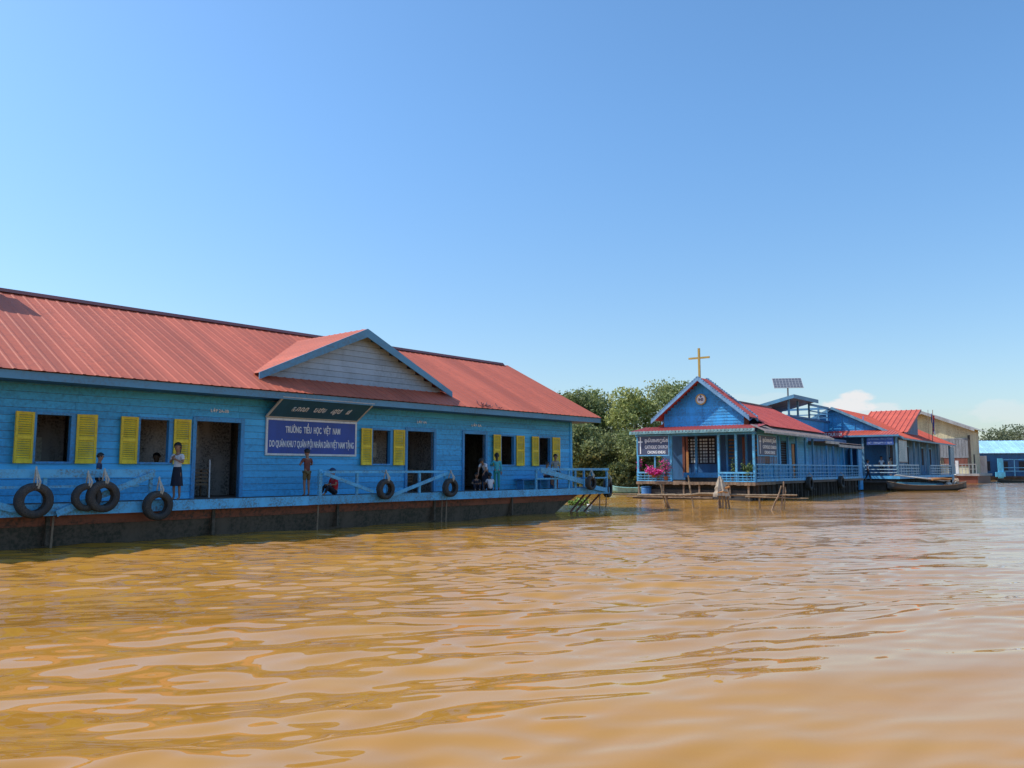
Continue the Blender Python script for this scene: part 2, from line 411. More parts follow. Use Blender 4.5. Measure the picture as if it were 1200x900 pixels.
# doors
for i, (a, b) in enumerate(doors):
    m = MB(); x0, x1 = X(a), X(b)
    m.box(x0 - .1, x0, WY - .05, WY + .09, ZD, DZ1 + .09); m.box(x1, x1 + .1, WY - .05, WY + .09, ZD, DZ1 + .09)
    m.box(x0 + .001, x1 - .001, WY - .048, WY + .088, DZ1 - .01, DZ1 + .088)
    fr_ = m.build('door_frame', M['trim'], school)
    m = MB()   # the door itself swung inward against the side
    m.box(x0 + .01, x0 + .05, WY + .1, WY + 1.0, ZD + .02, DZ1 - .02)
    for z in (1.1, 1.9): m.box(x0 + .05, x0 + .06, WY + .2, WY + .9, z, z + .6)
    m.build('door', M['dblue'], fr_)
# notices inside
m = MB()
for s, z, w, h in ((11.15, 2.2, .35, .62), (10.75, 2.3, .2, .28), (9.3, 2.1, .3, .7), (9.25, 1.7, .3, .3), (7.25, 1.72, .25, .65), (6.8, 2.0, .1, .5), (17.6, 2.0, .3, .5), (17.7, 1.3, .35, .4)):
    m.box(X(s), X(s + w), WY + 1.98, WY + 1.99, z, z + h)
each(m, 'notice_sheet', M['paper'], school)
m = MB()
for s0_, s1_ in ((6.5, 8.0), (9.1, 12.5), (17.3, 19.2)): m.box(X(s0_), X(s1_), WY + 2.0, WY + 2.03, ZD, 3.3)
each(m, 'inner_partition', M['inner'], school)
m = MB(); m.tube([(X(10.98), WY + .35, ZD), (X(11.05), WY + .5, 1.85)], .018, 6); m.tube([(X(6.72), WY + .3, ZD), (X(6.76), WY + .3, 2.45)], .02, 6)
each(m, 'pole', M['white'], school)
# deck
m = MB()
y = .04; r_ = random.Random(3)
while y < WY + .05:
    a = X(SA - 1)
    while a < X(26.78):
        b = min(a + r_.uniform(2, 4), X(26.78)); m.box(a + .004, b - .004, y + .004, y + .146, ZD - .045, ZD - r_.uniform(0, .006)); a = b
    y += .15
m.box(X(SA), X(SB), WY + .09, 9.3, ZD - .04, ZD + .003)
for k in range(14): m.box(X(SB + .06), X(26.78), WY + .09 + k * .55, WY + .09 + k * .55 + .54, ZD - .04, ZD)
m.build('deck', M['deck'], school)
m = MB(); a = X(SA - 1)
while a < X(26.8):
    b = min(a + r_.uniform(3, 4.5), X(26.8)); m.box(a + .003, b - .003, -.01, .035, .665 + r_.uniform(-.008, .008), .90); a = b
m.box(X(26.80), X(26.84), -.01, 9.4, .67, .9)
m.build('deck_edge_board', M['edge'], school)
# hull: rusty upper strake, dark lower planks, slanted bow
m = MB()
m.hexa([(X(SA - 1), .28, .44), (X(24.62), .28, .44), (X(24.62), 9.34, .44), (X(SA - 1), 9.34, .44), (X(SA - 1), .22, .67), (X(25.1), .22, .67), (X(25.1), 9.4, .67), (X(SA - 1), 9.4, .67)])
hu = m.build('hull', M['hull'], school)
m = MB(); z0 = -.4
m.hexa([(X(SA - 1), .5, -.4), (X(23.2), .5, -.4), (X(23.2), 9.2, -.4), (X(SA - 1), 9.2, -.4), (X(SA - 1), .31, .438), (X(24.58), .31, .438), (X(24.58), 9.3, .438), (X(SA - 1), 9.3, .438)])
m.build('lower_hull', M['hullb'], hu)
m = MB()
for k in range(22):
    s = SA + k * 1.22; 
    if s < 24 and k % 3 == 1: m.box(X(s), X(s + .07), .19, .4, .05, .66)
each(m, 'hull_rib', M['hullb'], hu)
m = MB()   # struts beneath the overhanging deck end
for a, b in (((25.6, .3, .66), (24.5, .4, -.2)), ((26.0, .3, .66), (25.0, .5, -.2)), ((26.5, .2, .66), (25.5, .6, -.3)), ((26.1, 3.0, .66), (25.4, 3, -.2))):
    m.tube([(X(a[0]), a[1], a[2]), (X(b[0]), b[1], b[2])], .035, 6)
each(m, 'deck_strut', M['brown'], school)
m = MB()
for s, z0 in ((13.15, -.3), (17.75, -.2), (17.95, -.1), (6.62, -.2), (26.3, -.3), (26.75, .1)):
    m.tube([(X(s), .12, z0), (X(s) + .02, .1, .68)], .022, 6)
each(m, 'mooring_stake', M['wood'], school)
# railings
def rail(name, fn):
    m = MB(); fn(m); return each(m, 'rail_board', M['edge'], school)
def rA(m):
    m.box(X(3.2), X(8.65), -.055, -.012, 1.43, 1.60)
    m.box(X(4.0), X(8.3), -.04, -.012, 1.22, 1.27)
    for s in (3.6, 6.37, 8.55): m.box(X(s), X(s + .07), -.011, .05, .91, 1.56)
    m.bar((X(8.62), -.08, 1.50), (X(6.62), -.08, .70), .04, .13)
    m.bar((X(3.6), -.08, 1.48), (X(5.9), -.08, .80), .04, .13)
def rB(m):
    m.box(X(13.15), X(17.85), -.05, -.012, 1.495, 1.56)
    for s in (14.38, 15.49, 16.73, 17.8): m.box(X(s - .035), X(s + .035), -.011, .05, .905, 1.52)
    m.box(X(13.10), X(13.2), -.012, .07, .905, 1.6)
    m.bar((X(13.2), -.075, 1.5), (X(14.9), -.075, .97), .035, .09)
    m.bar((X(15.45), -.075, .82), (X(17.85), -.075, 1.5), .035, .10)
def rC(m):
    m.box(X(22.28), X(26.74), -.05, -.012, 1.56, 1.645)
    m.box(X(22.28), X(24.3), -.035, -.012, 1.24, 1.29); m.box(X(25.3), X(26.7), -.035, -.012, 1.25, 1.3)
    for s in (22.28, 23.38, 24.2, 24.6, 25.68, 26.68): m.box(X(s - .03), X(s + .04), -.011, .05, .905, 1.6)
    m.bar((X(22.4), -.085, 1.58), (X(25.0), -.085, 1.13), .04, .18)
    m.bar((X(25.2), -.10, .98), (X(26.5), -.10, .80), .05, .16)
    m.box(X(26.68), X(26.73), .06, 4.5, 1.57, 1.63); m.box(X(26.685), X(26.725), .06, 4.5, 1.24, 1.28)
    for y in (1.1, 2.2, 3.3, 4.4): m.box(X(26.67), X(26.74), y, y + .06, .9, 1.566)
rail('railing', rA); rail('railing', rB); rail('railing', rC)
m = MB(); m.box(X(22.7), X(24.9), WY - .42, WY - .06, 1.22, 1.26)
for s in (22.8, 23.8, 24.75): m.box(X(s), X(s + .05), WY - .4, WY - .1, ZD, 1.22)
each(m, 'bench', M['trim'], school)
# roof litter at the eave and the off-frame roof box that shades the ridge
m = MB()
for k in range(26):
    s = 20.0 + rnd.uniform(0, 1.0); y = RY0 + rnd.uniform(.02, .3); z = mainz(y) + .03
    m.tube([(X(s), y, z), (X(s) + rnd.uniform(-.1, .1), y + rnd.uniform(-.05, .1), z + rnd.uniform(.02, .13))], .012, 5)
tag(m.build('dry_leaf_litter', M['ridge'], None, loc=SF.P(0, 0, 0), rot=(0, 0, SF.rz)), 'small heap of dry twigs lying on the eave of the long red school roof', 'twigs')
# small lettering over the doors
RT = (R(90), 0, 0)
for s, z, b, w in ((10.98, 3.10, 'LỚP 2A-3B', .5), (18.1, 3.12, 'LỚP 4A', .42), (20.7, 3.12, 'LỚP 5A', .5)):
    t_ = text('lettering', b, .11, M['letter'], school, (X(s), WY - .03, z), RT, bold=.002); fit(t_, w)

# signs of the school: each a thing of its own
def sgn(name, label, s0_, s1_, z0, z1, y, lines, mat, border, fr=SF, X=X):
    cx = (s0_ + s1_) / 2; o = thing(name, label, 'sign', fr.P(X(cx), y, z0), fr.rz); w = (s1_ - s0_) / 2; h = z1 - z0
    m = MB(); m.box(-w, w, 0, .03, 0, h); m.build('board', mat, o)
    m = MB(); b = .045
    m.box(-w - .01, w + .01, -.012, .034, h - b, h + .01); m.box(-w - .01, w + .01, -.012, .034, -.01, b)
    m.box(-w - .01, -w + b, -.012, .034, b + .001, h - b - .001); m.box(w - b, w + .01, -.012, .034, b + .001, h - b - .001)
    m.build('border', border, o)
    for body, size, zz_, ww in lines:
        t = text('lettering', body, size, M['letter'], o, (0, -.008, zz_), RT, bold=.004); fit(t, ww)
    return o
sgn('school_sign', 'navy signboard with white border and two lines of Vietnamese text beneath the slanted dark board', 12.34, 15.40, 1.99, 2.99, WY - .07,
    [('TRƯỜNG  TIỂU  HỌC  VIỆT  NAM', .25, .70, 1.86), ('DO QUÂN KHU 7 QUÂN ĐỘI NHÂN DÂN VIỆT NAM TẶNG', .25, .30, 2.86)], M['navy'], M['white'])
o = thing('slanted_sign', 'dark teal slanted board with pale border and Khmer letters hanging under the school eave', 'sign', SF.P(X(13.86), WY - .08, 3.02), SF.rz)
tilt = math.atan2((WY - .08) - .55, .50); LL = math.hypot(.81, .47)
def slant(m, name, mat, par):
    ob = m.build(name, mat, par, rot=(tilt, 0, 0)); return ob
w = 1.55
m = MB(); m.box(-w, w, 0, .025, 0, LL); bd = slant(m, 'board', M['teal'], o)
m = MB(); b = .04
m.box(-w - .01, w + .01, -.012, .03, LL - b, LL + .01); m.box(-w - .01, w + .01, -.012, .03, -.01, b)
m.box(-w - .01, -w + b, -.012, .03, b, LL - b); m.box(w - b, w + .01, -.012, .03, b, LL - b); slant(m, 'border', M['cream'], o)
t = text('lettering', 'សាលា   បឋម   រដ្ឋ   ៨', .30, M['letter'], o, (0, 0, 0), (R(90) + tilt, 0, 0), bold=.006); fit(t, 1.95)
v = Matrix.Rotation(tilt, 3, 'X') @ Vector((0, -.012, LL * .48)); t.location = v

# ------------------------------------------------------------------ tyres
def tyre(label, s, y, z, r, tilt=0, fr=SF, X=X, turn=0, ropew='rope', hang=.25, group='old tyres hung along the deck as fenders'):
    o = thing('tyre', label, 'tyre', fr.P(X(s), y, z - r), fr.rz + turn, group)
    m = MB(); w = .10 * r / .37 + .02
    prof = [(.56, -.75), (.60, -1), (.78, -1.06), (.93, -.92), (1.0, -.6), (1.0, -.34), (.97, -.30), (.97, -.24), (1.0, -.2), (1.0, .2), (.97, .24), (.97, .30), (1.0, .34), (1.0, .6), (.93, .92), (.78, 1.06), (.60, 1), (.56, .75), (.58, .6), (.86, .5), (.86, -.5), (.58, -.6), (.56, -.75)]
    m.lathe([(a * r, b_ * w) for a, b_ in prof], 36, 'y', (0, 0, r))
    t = m.build('carcass', M['rubber'], o, smooth=True, rot=(tilt, 0, 0))
    m = MB()
    m.tube([(0, -w * 1.15, 2 * r - .16 * r), (0, -w * 1.25, 2 * r + .02), (.01, -.01, 2 * r + hang), (.03, w * 1.2, 2 * r - .02), (.02, w * 1.1, 2 * r - .45 * r)], .016, 6)
    m.tube([(.03, -w, 2 * r - .3 * r), (.05, -w * 1.3, 2 * r + .03), (.02, 0, 2 * r + hang * .8)], .02, 6)
    m.build('rope', M['rope'], o)
    return o
tyre('tyre with pale knotted rope at the far left end of the school deck', 6.16, -.16, .98, .35, hang=.32)
tyre('large tyre below the small child on the school deck, in front of another tyre', 7.47, -.20, 1.03, .33, .04)
tyre('tyre half hidden behind the large tyre beneath the small child', 7.17, -.13, 1.02, .29, .02)
tyre('tyre hanging lowest, just left of the girl in the long dark skirt', 8.68, -.16, .80, .325, .03, hang=.3)
tyre('tyre in the middle of the school railing, right of the child in red', 15.26, -.16, 1.04, .29, .03)
tyre('tyre hanging at the right end of the middle railing, before the third door', 17.86, -.16, 1.04, .285, .0)
tyre('small tyre on the right railing section below the long sloping plank', 25.27, -.22, 1.09, .265, .0)
tyre('black tyre hanging off the outer right corner of the school deck', 26.98, .18, .86, .36, .0, turn=R(18))

# ------------------------------------------------------------------ people
def skinmesh(name, joints, edges, rad, mat, parent, sub=2, extra=None):
    keys = list(joints); me = bpy.data.meshes.new(name)
    me.from_pydata([joints[k] for k in keys], [(keys.index(a), keys.index(b)) for a, b in edges], [])
    ob = bpy.data.objects.new(name, me); COL.objects.link(ob)
    ob.modifiers.new('skin', 'SKIN'); ss = ob.modifiers.new('sub', 'SUBSURF'); ss.levels = sub; ss.render_levels = sub
    sv = me.skin_vertices[0].data
    for i, k in enumerate(keys):
        r = rad[k]; sv[i].radius = r if isinstance(r, tuple) else (r, r); sv[i].use_root = (i == 0)
    bpy.context.view_layer.update()
    m2 = bpy.data.meshes.new_from_object(ob.evaluated_get(bpy.context.evaluated_depsgraph_get()))
    bpy.data.objects.remove(ob)
    if extra:
        bm = bmesh.new(); bm.from_mesh(m2)
        tmp = bpy.data.meshes.new('t'); tmp.from_pydata(extra.v, [], extra.f); bm.from_mesh(tmp); bm.to_mesh(m2); bm.free()
    for p in m2.polygons: p.use_smooth = True
    m2.materials.clear(); m2.materials.append(mat)
    o = bpy.data.objects.new(name, m2); COL.objects.link(o); o.parent = parent
    return o
STAND = dict(pel=(0, 0, .52), spine=(0, .003, .61), chest=(0, .003, .71), nb=(0, .003, .79), neck=(0, 0, .83), h1=(0, -.012, .868), h2=(0, -.012, .915), h3=(0, -.004, .95),
    shL=(.088, .003, .775), elL=(.115, .012, .625), wrL=(.118, -.02, .495), shR=(-.088, .003, .775), elR=(-.115, .012, .625), wrR=(-.118, -.02, .495),
    hiL=(.048, 0, .49), knL=(.052, -.006, .275), anL=(.052, .012, .05), toL=(.055, -.062, .018), hiR=(-.048, 0, .49), knR=(-.052, -.006, .275), anR=(-.052, .012, .05), toR=(-.055, -.062, .018))
def off(base, **kw): d = dict(base); d.update(kw); return d
def shift(base, keys, v):
    d = dict(base)
    for k in keys: d[k] = tuple(a + b for a, b in zip(d[k], v))
    return d
SITG = dict(STAND)   # sitting on the ground, knees raised
_up = ['pel', 'spine', 'chest', 'nb', 'neck', 'h1', 'h2', 'h3', 'shL', 'shR', 'elL', 'elR', 'wrL', 'wrR', 'hiL', 'hiR']
SITG = shift(SITG, _up, (0, 0, -.43))
SITG.update(hiL=(.05, -.02, .07), hiR=(-.05, -.02, .07), knL=(.085, -.19, .20), anL=(.06, -.27, .04), toL=(.06, -.34, .02), knR=(-.085, -.19, .20), anR=(-.06, -.27, .04), toR=(-.06, -.34, .02),
            elL=(.13, -.06, .22), wrL=(.06, -.17, .22), elR=(-.13, -.06, .22), wrR=(-.06, -.17, .22))
SITG = shift(SITG, ['nb', 'neck', 'h1', 'h2', 'h3', 'shL', 'shR'], (0, -.03, -.01)); SITG = shift(SITG, ['h1', 'h2', 'h3'], (0, -.02, -.01))
SITB = shift(dict(STAND), _up, (0, 0, -.22))   # sitting on a bench
SITB.update(hiL=(.05, -.02, .28), hiR=(-.05, -.02, .28), knL=(.06, -.22, .275), anL=(.06, -.21, .05), toL=(.06, -.28, .02), knR=(-.06, -.22, .275), anR=(-.06, -.21, .05), toR=(-.06, -.28, .02),
            elL=(.12, -.03, .42), wrL=(.05, -.15, .38), elR=(-.12, -.03, .42), wrR=(-.05, -.15, .38))
BEND = off(STAND, spine=(0, -.03, .60), chest=(0, -.10, .67), nb=(0, -.16, .71), neck=(0, -.19, .735), h1=(0, -.225, .755), h2=(0, -.26, .785), h3=(0, -.275, .815),
    shL=(.088, -.15, .70), shR=(-.088, -.15, .70), elL=(.11, -.2, .57), wrL=(.08, -.27, .47), elR=(-.11, -.2, .57), wrR=(-.08, -.27, .47))
BE = [('pel', 'spine'), ('spine', 'chest'), ('chest', 'nb'), ('nb', 'neck'), ('neck', 'h1'), ('h1', 'h2'), ('h2', 'h3')]
for s_ in 'LR': BE += [('chest', 'sh' + s_), ('sh' + s_, 'el' + s_), ('el' + s_, 'wr' + s_), ('pel', 'hi' + s_), ('hi' + s_, 'kn' + s_), ('kn' + s_, 'an' + s_), ('an' + s_, 'to' + s_)]
BR = dict(pel=(.062, .05), spine=(.056, .045), chest=(.068, .05), nb=.036, neck=.026, h1=(.044, .050), h2=(.057, .063), h3=(.046, .051))
for s_ in 'LR': BR.update({'sh' + s_: .032, 'el' + s_: .021, 'wr' + s_: .014, 'hi' + s_: .042, 'kn' + s_: .028, 'an' + s_: .018, 'to' + s_: .014})
def person(label, fr, x, y, z, h, pose, turn, top, bottom, sleeves='short', kind='trousers', hair='short', name='person', topgrow=1.16, cap=None, group=None, headturn=0, cat='person'):
    o = thing('person', label, cat, fr.P(x, y, z), fr.rz + turn, group)
    J = {k: tuple(c * h for c in v) for k, v in pose.items()}
    if headturn:
        pv = Vector(J['neck']); q = Matrix.Rotation(headturn, 3, 'Z')
        for k in ('h1', 'h2', 'h3'): J[k] = tuple(pv + q @ (Vector(J[k]) - pv))
    else: q = Matrix.Identity(3)
    Rr = {k: (tuple(c * h for c in v) if isinstance(v, tuple) else v * h) for k, v in BR.items()}
    ex = MB()
    for s_, sg in (('L', 1), ('R', -1)):   # hands: palm, four unequal fingers and a thumb
        w_ = Vector(J['wr' + s_]); d = (w_ - Vector(J['el' + s_])).normalized(); side = d.cross(Vector((0, 1, .2))).normalized(); up = side.cross(d).normalized()
        p1 = w_ + d * .045 * h
        ex.tube([w_ - d * .01 * h, w_ + d * .02 * h, p1], [.013 * h, .019 * h, .017 * h], 8)
        for k, ln in enumerate((.038, .044, .041, .032)):
            b0 = p1 + side * (k - 1.5) * .0085 * h - d * .004 * h
            ex.tube([b0, b0 + d * ln * .5 * h + up * .004 * h, b0 + d * ln * .9 * h + up * .014 * h], [.0046 * h, .0042 * h, .0033 * h], 6)
        b0 = w_ + d * .018 * h + side * sg * .014 * h
        ex.tube([b0, b0 + (d * .5 + side * sg) * .018 * h, b0 + (d * 1.2 + side * sg * .9) * .024 * h], [.0056 * h, .005 * h, .004 * h], 6)
    hc = Vector(J['h2'])
    hd = (Vector(J['h3']) - Vector(J['h1'])).normalized(); fw = q @ Vector((0, -1, 0)); fw = (fw - hd * fw.dot(hd)).normalized(); rt = hd.cross(fw)
    nz = hc + fw * .058 * h - hd * .004 * h
    ex.tube([nz + hd * .016 * h - fw * .008 * h, nz + fw * .006 * h - hd * .002 * h, nz - fw * .006 * h - hd * .010 * h], [.004 * h, .007 * h, .006 * h], 6)
    for sg in (-1, 1):
        e = hc + rt * sg * .055 * h + fw * .002 * h
        ex.tube([e - hd * .014 * h, e + rt * sg * .006 * h, e + hd * .014 * h], [.005 * h, .009 * h, .005 * h], 6)
    body = skinmesh('body', J, BE, Rr, M['skin'], o, 2, ex)
    m = MB()
    for sg in (-1, 1):
        e = hc + rt * sg * .021 * h + fw * .056 * h + hd * .006 * h
        m.tube([e - rt * .007 * h, e, e + rt * .007 * h], [.002 * h, .0045 * h, .002 * h], 6)
    each(m, 'eye', M['hair'], o); m = MB()
    e = hc + fw * .055 * h - hd * .026 * h; m.tube([e - rt * .012 * h, e + fw * .003 * h, e + rt * .012 * h], [.002 * h, .0035 * h, .002 * h], 6)
    m.build('mouth', M['maroon'], o)
    # hair: cap of the head open at the face
    def headshell(name, mat, grow, cut, low, add=None):
        m = MB(); nu, nv = 18, 12; vs = []; fs = []
        for j in range(nv + 1):
            th = math.pi * j / nv * low
            for i in range(nu):
                ph = 2 * math.pi * i / nu
                dx, dy, dz = math.sin(th) * math.sin(ph), math.sin(th) * math.cos(ph), math.cos(th)
                k = 1 + .05 * math.sin(ph * 5 + j)
                vs.append(hc + hd * .012 * h + (rt * dx * .058 + fw * dy * .064 + hd * dz * .064) * h * grow * k)
        for j in range(nv):
            for i in range(nu):
                c = vs[j * nu + i] - hc
                if c.dot(fw) > .030 * h and c.dot(hd) < cut * h: continue
                fs.append((j * nu + i, j * nu + (i + 1) % nu, (j + 1) * nu + (i + 1) % nu, (j + 1) * nu + i))
        m.add(vs, fs)
        if add: add(m)
        return m.build(name, mat, o, smooth=True)
    if hair == 'short': headshell('hair', M['hair'], 1.07, .03, .60)
    else:
        def tail(m):
            b = hc - fw * .055 * h
            m.tube([b + hd * .02 * h, b - fw * .02 * h - hd * .02 * h, b - hd * .10 * h - fw * .015 * h, b - hd * .17 * h], [.02 * h, .024 * h, .018 * h, .006 * h], 8)
        headshell('hair', M['hair'], 1.09, .03, .66, tail if hair == 'tail' else None)
    if cap:
        def brim(m):
            c = hc + hd * .035 * h + fw * .055 * h
            m.hexa([c - rt * .04 * h, c + rt * .04 * h, c + rt * .03 * h + fw * .05 * h, c - rt * .03 * h + fw * .05 * h] + [p + hd * .006 * h for p in (c - rt * .04 * h, c + rt * .04 * h, c + rt * .03 * h + fw * .05 * h, c - rt * .03 * h + fw * .05 * h)])
        headshell('hat', M[cap], 1.16, .04, .45, brim)
    # shirt
    g = topgrow
    tj = {k: J[k] for k in ('pel', 'spine', 'chest', 'nb')}; te = [('pel', 'spine'), ('spine', 'chest'), ('chest', 'nb')]
    tr = {k: (tuple(c * g for c in Rr[k]) if isinstance(Rr[k], tuple) else Rr[k] * 1.02) for k in tj}
    up_ = (Vector(J['spine']) - Vector(J['pel'])).normalized()
    tj['pel'] = tuple(Vector(J['pel']) - up_ * (.03 * h if kind != 'skirt' else -.01 * h)); tr['pel'] = (.072 * h, .060 * h); tr['spine'] = (.070 * h, .058 * h)
    for s_ in 'LR':
        A, B = Vector(J['sh' + s_]), Vector(J['el' + s_]); W_ = Vector(J['wr' + s_])
        tj['sh' + s_] = J['sh' + s_]; te.append(('chest', 'sh' + s_)); tr['sh' + s_] = Rr['sh' + s_] * 1.16
        tj['sl' + s_] = tuple(A.lerp(B, .72 if sleeves == 'short' else 1)); te.append(('sh' + s_, 'sl' + s_)); tr['sl' + s_] = .029 * h
        if sleeves == 'long': tj['sm' + s_] = tuple(B.lerp(W_, .9)); te.append(('sl' + s_, 'sm' + s_)); tr['sm' + s_] = .022 * h
    if top: skinmesh('shirt', tj, te, tr, M[top], o, 2)
    if bottom:
        if kind == 'skirt':
            m = MB(); p0 = Vector(J['pel']) + Vector((0, 0, .05 * h)); kz = J['knL'][2] - .03 * h
            prof = [(.068, p0.z), (.078, p0.z - .05 * h), (.088, (p0.z + kz) / 2), (.105, kz)]; vs = []; nsg = 28
            for rr, zz_ in prof:
                for i in range(nsg):
                    a = 2 * math.pi * i / nsg; k = 1 + (.07 * math.sin(a * 7) if zz_ < p0.z - .06 * h else 0)
                    vs.append((rr * h * k * math.cos(a), p0.y + rr * h * k * .8 * math.sin(a), zz_))
            m.add(vs, [(j * nsg + i, j * nsg + (i + 1) % nsg, (j + 1) * nsg + (i + 1) % nsg, (j + 1) * nsg + i) for j in range(3) for i in range(nsg)])
            m.build('skirt', M[bottom], o, smooth=True)
        else:
            pj = {'pel': tuple(Vector(J['pel']) + Vector((0, 0, .0))), }; pe = []; pr = {'pel': (.062 * h, .052 * h)}
            for s_ in 'LR':
                Hh, K, A = Vector(J['hi' + s_]), Vector(J['kn' + s_]), Vector(J['an' + s_])
                pj['hi' + s_] = tuple(Hh); pe.append(('pel', 'hi' + s_)); pr['hi' + s_] = .046 * h
                if kind == 'shorts': pj['kn' + s_] = tuple(Hh.lerp(K, .8)); pr['kn' + s_] = .042 * h; pe.append(('hi' + s_, 'kn' + s_))
                else:
                    pj['kn' + s_] = tuple(K); pr['kn' + s_] = .036 * h; pe.append(('hi' + s_, 'kn' + s_))
                    pj['an' + s_] = tuple(K.lerp(A, .88)); pr['an' + s_] = .028 * h; pe.append(('kn' + s_, 'an' + s_))
            skinmesh({'shorts': 'shorts', 'trousers': 'trousers'}[kind], pj, pe, pr, M[bottom], o, 2)
    return o
GIRL = off(STAND, elL=(.12, -.03, .64), wrL=(.03, -.11, .70), elR=(-.12, -.03, .64), wrR=(-.02, -.11, .72))
person('person in white shirt and long dark skirt standing beside the first doorway', SF, X(9.5), .62, ZD, 1.38, GIRL, -R(60), 'shirtw', 'skirt', kind='skirt', hair='tail')
person('small child in a navy and white top standing behind the large tyre on the deck', SF, X(7.62), .4, ZD, 1.10, STAND, R(60), 'capc', 'skirt', kind='shorts')
person('person in maroon shirt and patterned shorts facing the wall under the navy sign', SF, X(13.1), .55, ZD, 1.30, off(STAND, elL=(.15, -.03, .66), wrL=(.09, -.12, .66), elR=(-.15, -.03, .66), wrR=(-.09, -.12, .66)), R(180), 'maroon', 'olive', kind='shorts')
person('child in a red shirt and dark cap sitting on the deck behind the railing', SF, X(14.0), .5, ZD, 1.4, SITG, -R(95), 'red', 'skirt', kind='trousers', cap='capc')
person('child crouching in dark clothes on the doorstep of the third door', SF, X(20.0), .75, ZD, 1.15, SITG, -R(40), 'skirt', 'skirt', kind='trousers')
person('child in a white shirt bending forward beside the turquoise figure', SF, X(20.25), .55, ZD, 1.28, BEND, -R(75), 'shirtw', 'skirt', kind='skirt')
person('child sitting low in a white shirt and navy skirt before the third door', SF, X(20.2), .3, ZD, 1.15, SITG, R(150), 'shirtw', 'skirt', kind='trousers', hair='tail')
person('person with dark ponytail in turquoise top and teal green trousers', SF, X(20.75), .5, ZD, 1.30, off(STAND, elL=(.15, -.05, .68), wrL=(.13, -.2, .66)), R(140), 'tealc', 'tealp', hair='tail', sleeves='long')
person('child in a pale shirt and dark shorts standing beside the last yellow shutter', SF, X(24.35), .75, ZD, 1.32, STAND, -R(50), 'greyc', 'skirt', kind='shorts')
person('child in a white shirt leaning over the sloping railing plank', SF, X(23.75), .8, ZD + .12, 1.25, shift(SITB, ['chest', 'nb', 'neck', 'h1', 'h2', 'h3', 'shL', 'shR', 'elL', 'elR', 'wrL', 'wrR'], (0, -.07, -.05)), R(50), 'shirtw', 'skirt', kind='shorts')
person('pupil in a pale shirt sitting inside the second window, left of another pupil', SF, X(9.2), 2.35, ZD, 1.55, SITB, -R(20), 'greyc', 'skirt', kind='trousers')
person('pupil sitting inside the second window, right of another pupil', SF, X(9.95), 2.6, ZD, 1.5, SITB, -R(60), 'shirtw', 'skirt', kind='trousers')
# school desks seen dimly through the doors
for s, y, lb in ((10.9, 2.7, 'school desk with slatted front standing inside the first doorway'), (18.2, 2.6, 'school desk standing inside the second doorway')):
    d = thing('school_desk', lb, 'desk', SF.P(X(s), y, ZD), SF.rz)
    m = MB(); m.box(-.5, .5, -.2, .25, .70, .73); m.build('desk_top', M['wood'], d)
    m = MB()
    for k in range(4): m.box(-.46, .46, -.18, -.16, .3 + k * .1, .36 + k * .1)
    m.build('front_panel', M['wood'], d)
    for a in (-.47, .43):
        for b in (-.18, .2): mm = MB(); mm.box(a, a + .04, b, b + .04, 0, .7); mm.build('leg', M['wood'], d)

# ================================================================== CHURCH
CF = Frame(36, 14.6, 41.44)
ch = thing('church_building', 'blue floating church with a white edged front gable, round emblem and red roof', 'church', CF.P(0, 0, 0), CF.rz)
def sid_x(m, y0, y1, z0, z1, x, pitch=.17, span=None):   # lapped boards on a wall facing -x
    z = z0
    while z < z1 - 1e-3:
        zt = min(z + pitch, z1); a, b = (y0, y1) if span is None else span((z + zt) / 2)
        if b - a > .03:
            m.hexa([(x - .024, a, z), (x + .012, a, z), (x + .012, b, z), (x - .024, b, z), (x - .004, a, zt + .005), (x + .012, a, zt + .005), (x + .012, b, zt + .005), (x - .004, b, zt + .005)])
        z += pitch
GC, GW, GA, GE = 3.42, 2.85, 6.66, 4.36   # gable centre, half width, apex z, rake foot z
gs = (GA - GE) / GW
m = MB(); sid_x(m, 0, 0, 3.95, 6.5, 1.5, .165, lambda z: (max(1.05, GC - (GA - .1 - z) / gs), min(5.75, GC + (GA - .1 - z) / gs)))
m.box(1.47, 1.5, GC - .04, GC + .03, 4.4, 5.3); m.box(1.47, 1.5, GC - .04, GC + .03, 5.75, 6.4)
fixn(m.build('gable_wall', M['cblue'], ch))
m = MB()
for side in (-1, 1):
    V = Vector((0, side, -gs)); NN = Vector((0, side * gs, 1)); ln = GW * math.hypot(1, gs)
    m.ribbed((.95, GC, GA + .03), (1, 0, 0), V, NN, 1.35, lambda s: (0, ln), .2, .03)
tr_ = m.build('gable_roof', M['roof2'], ch)
m = MB()
for xx, lift in ((.93, 0), (2.3, .03)):   # rake boards with scalloped caps
    for side in (-1, 1):
        e = GC + side * (GW + .03); zf = GE - .02
        m.hexa([(xx - .04, GC, GA - .15), (xx, GC, GA - .15), (xx, e, zf - .15), (xx - .04, e, zf - .15), (xx - .04, GC, GA + .06 + lift), (xx, GC, GA + .06 + lift), (xx, e, zf + .06 + lift), (xx - .04, e, zf + .06 + lift)])
        for k in range(22):
            t0 = k / 22; t1 = (k + .7) / 22
            a = Vector((0, GC, GA)).lerp(Vector((0, e, zf)), t0); b_ = Vector((0, GC, GA)).lerp(Vector((0, e, zf)), t1)
            m.hexa([(xx - .05, a.y, a.z + .06 + lift), (xx + .12, a.y, a.z + .06 + lift), (xx + .12, b_.y, b_.z + .06 + lift), (xx - .05, b_.y, b_.z + .06 + lift),
                    (xx - .05, a.y, a.z + .10 + lift), (xx + .12, a.y, a.z + .10 + lift), (xx + .12, b_.y, b_.z + .13 + lift), (xx - .05, b_.y, b_.z + .13 + lift)])
fixn(m.build('rake_board', paint('greyed_blue_rake', (.15, .33, .54), amount=.4, scale=3), tr_))
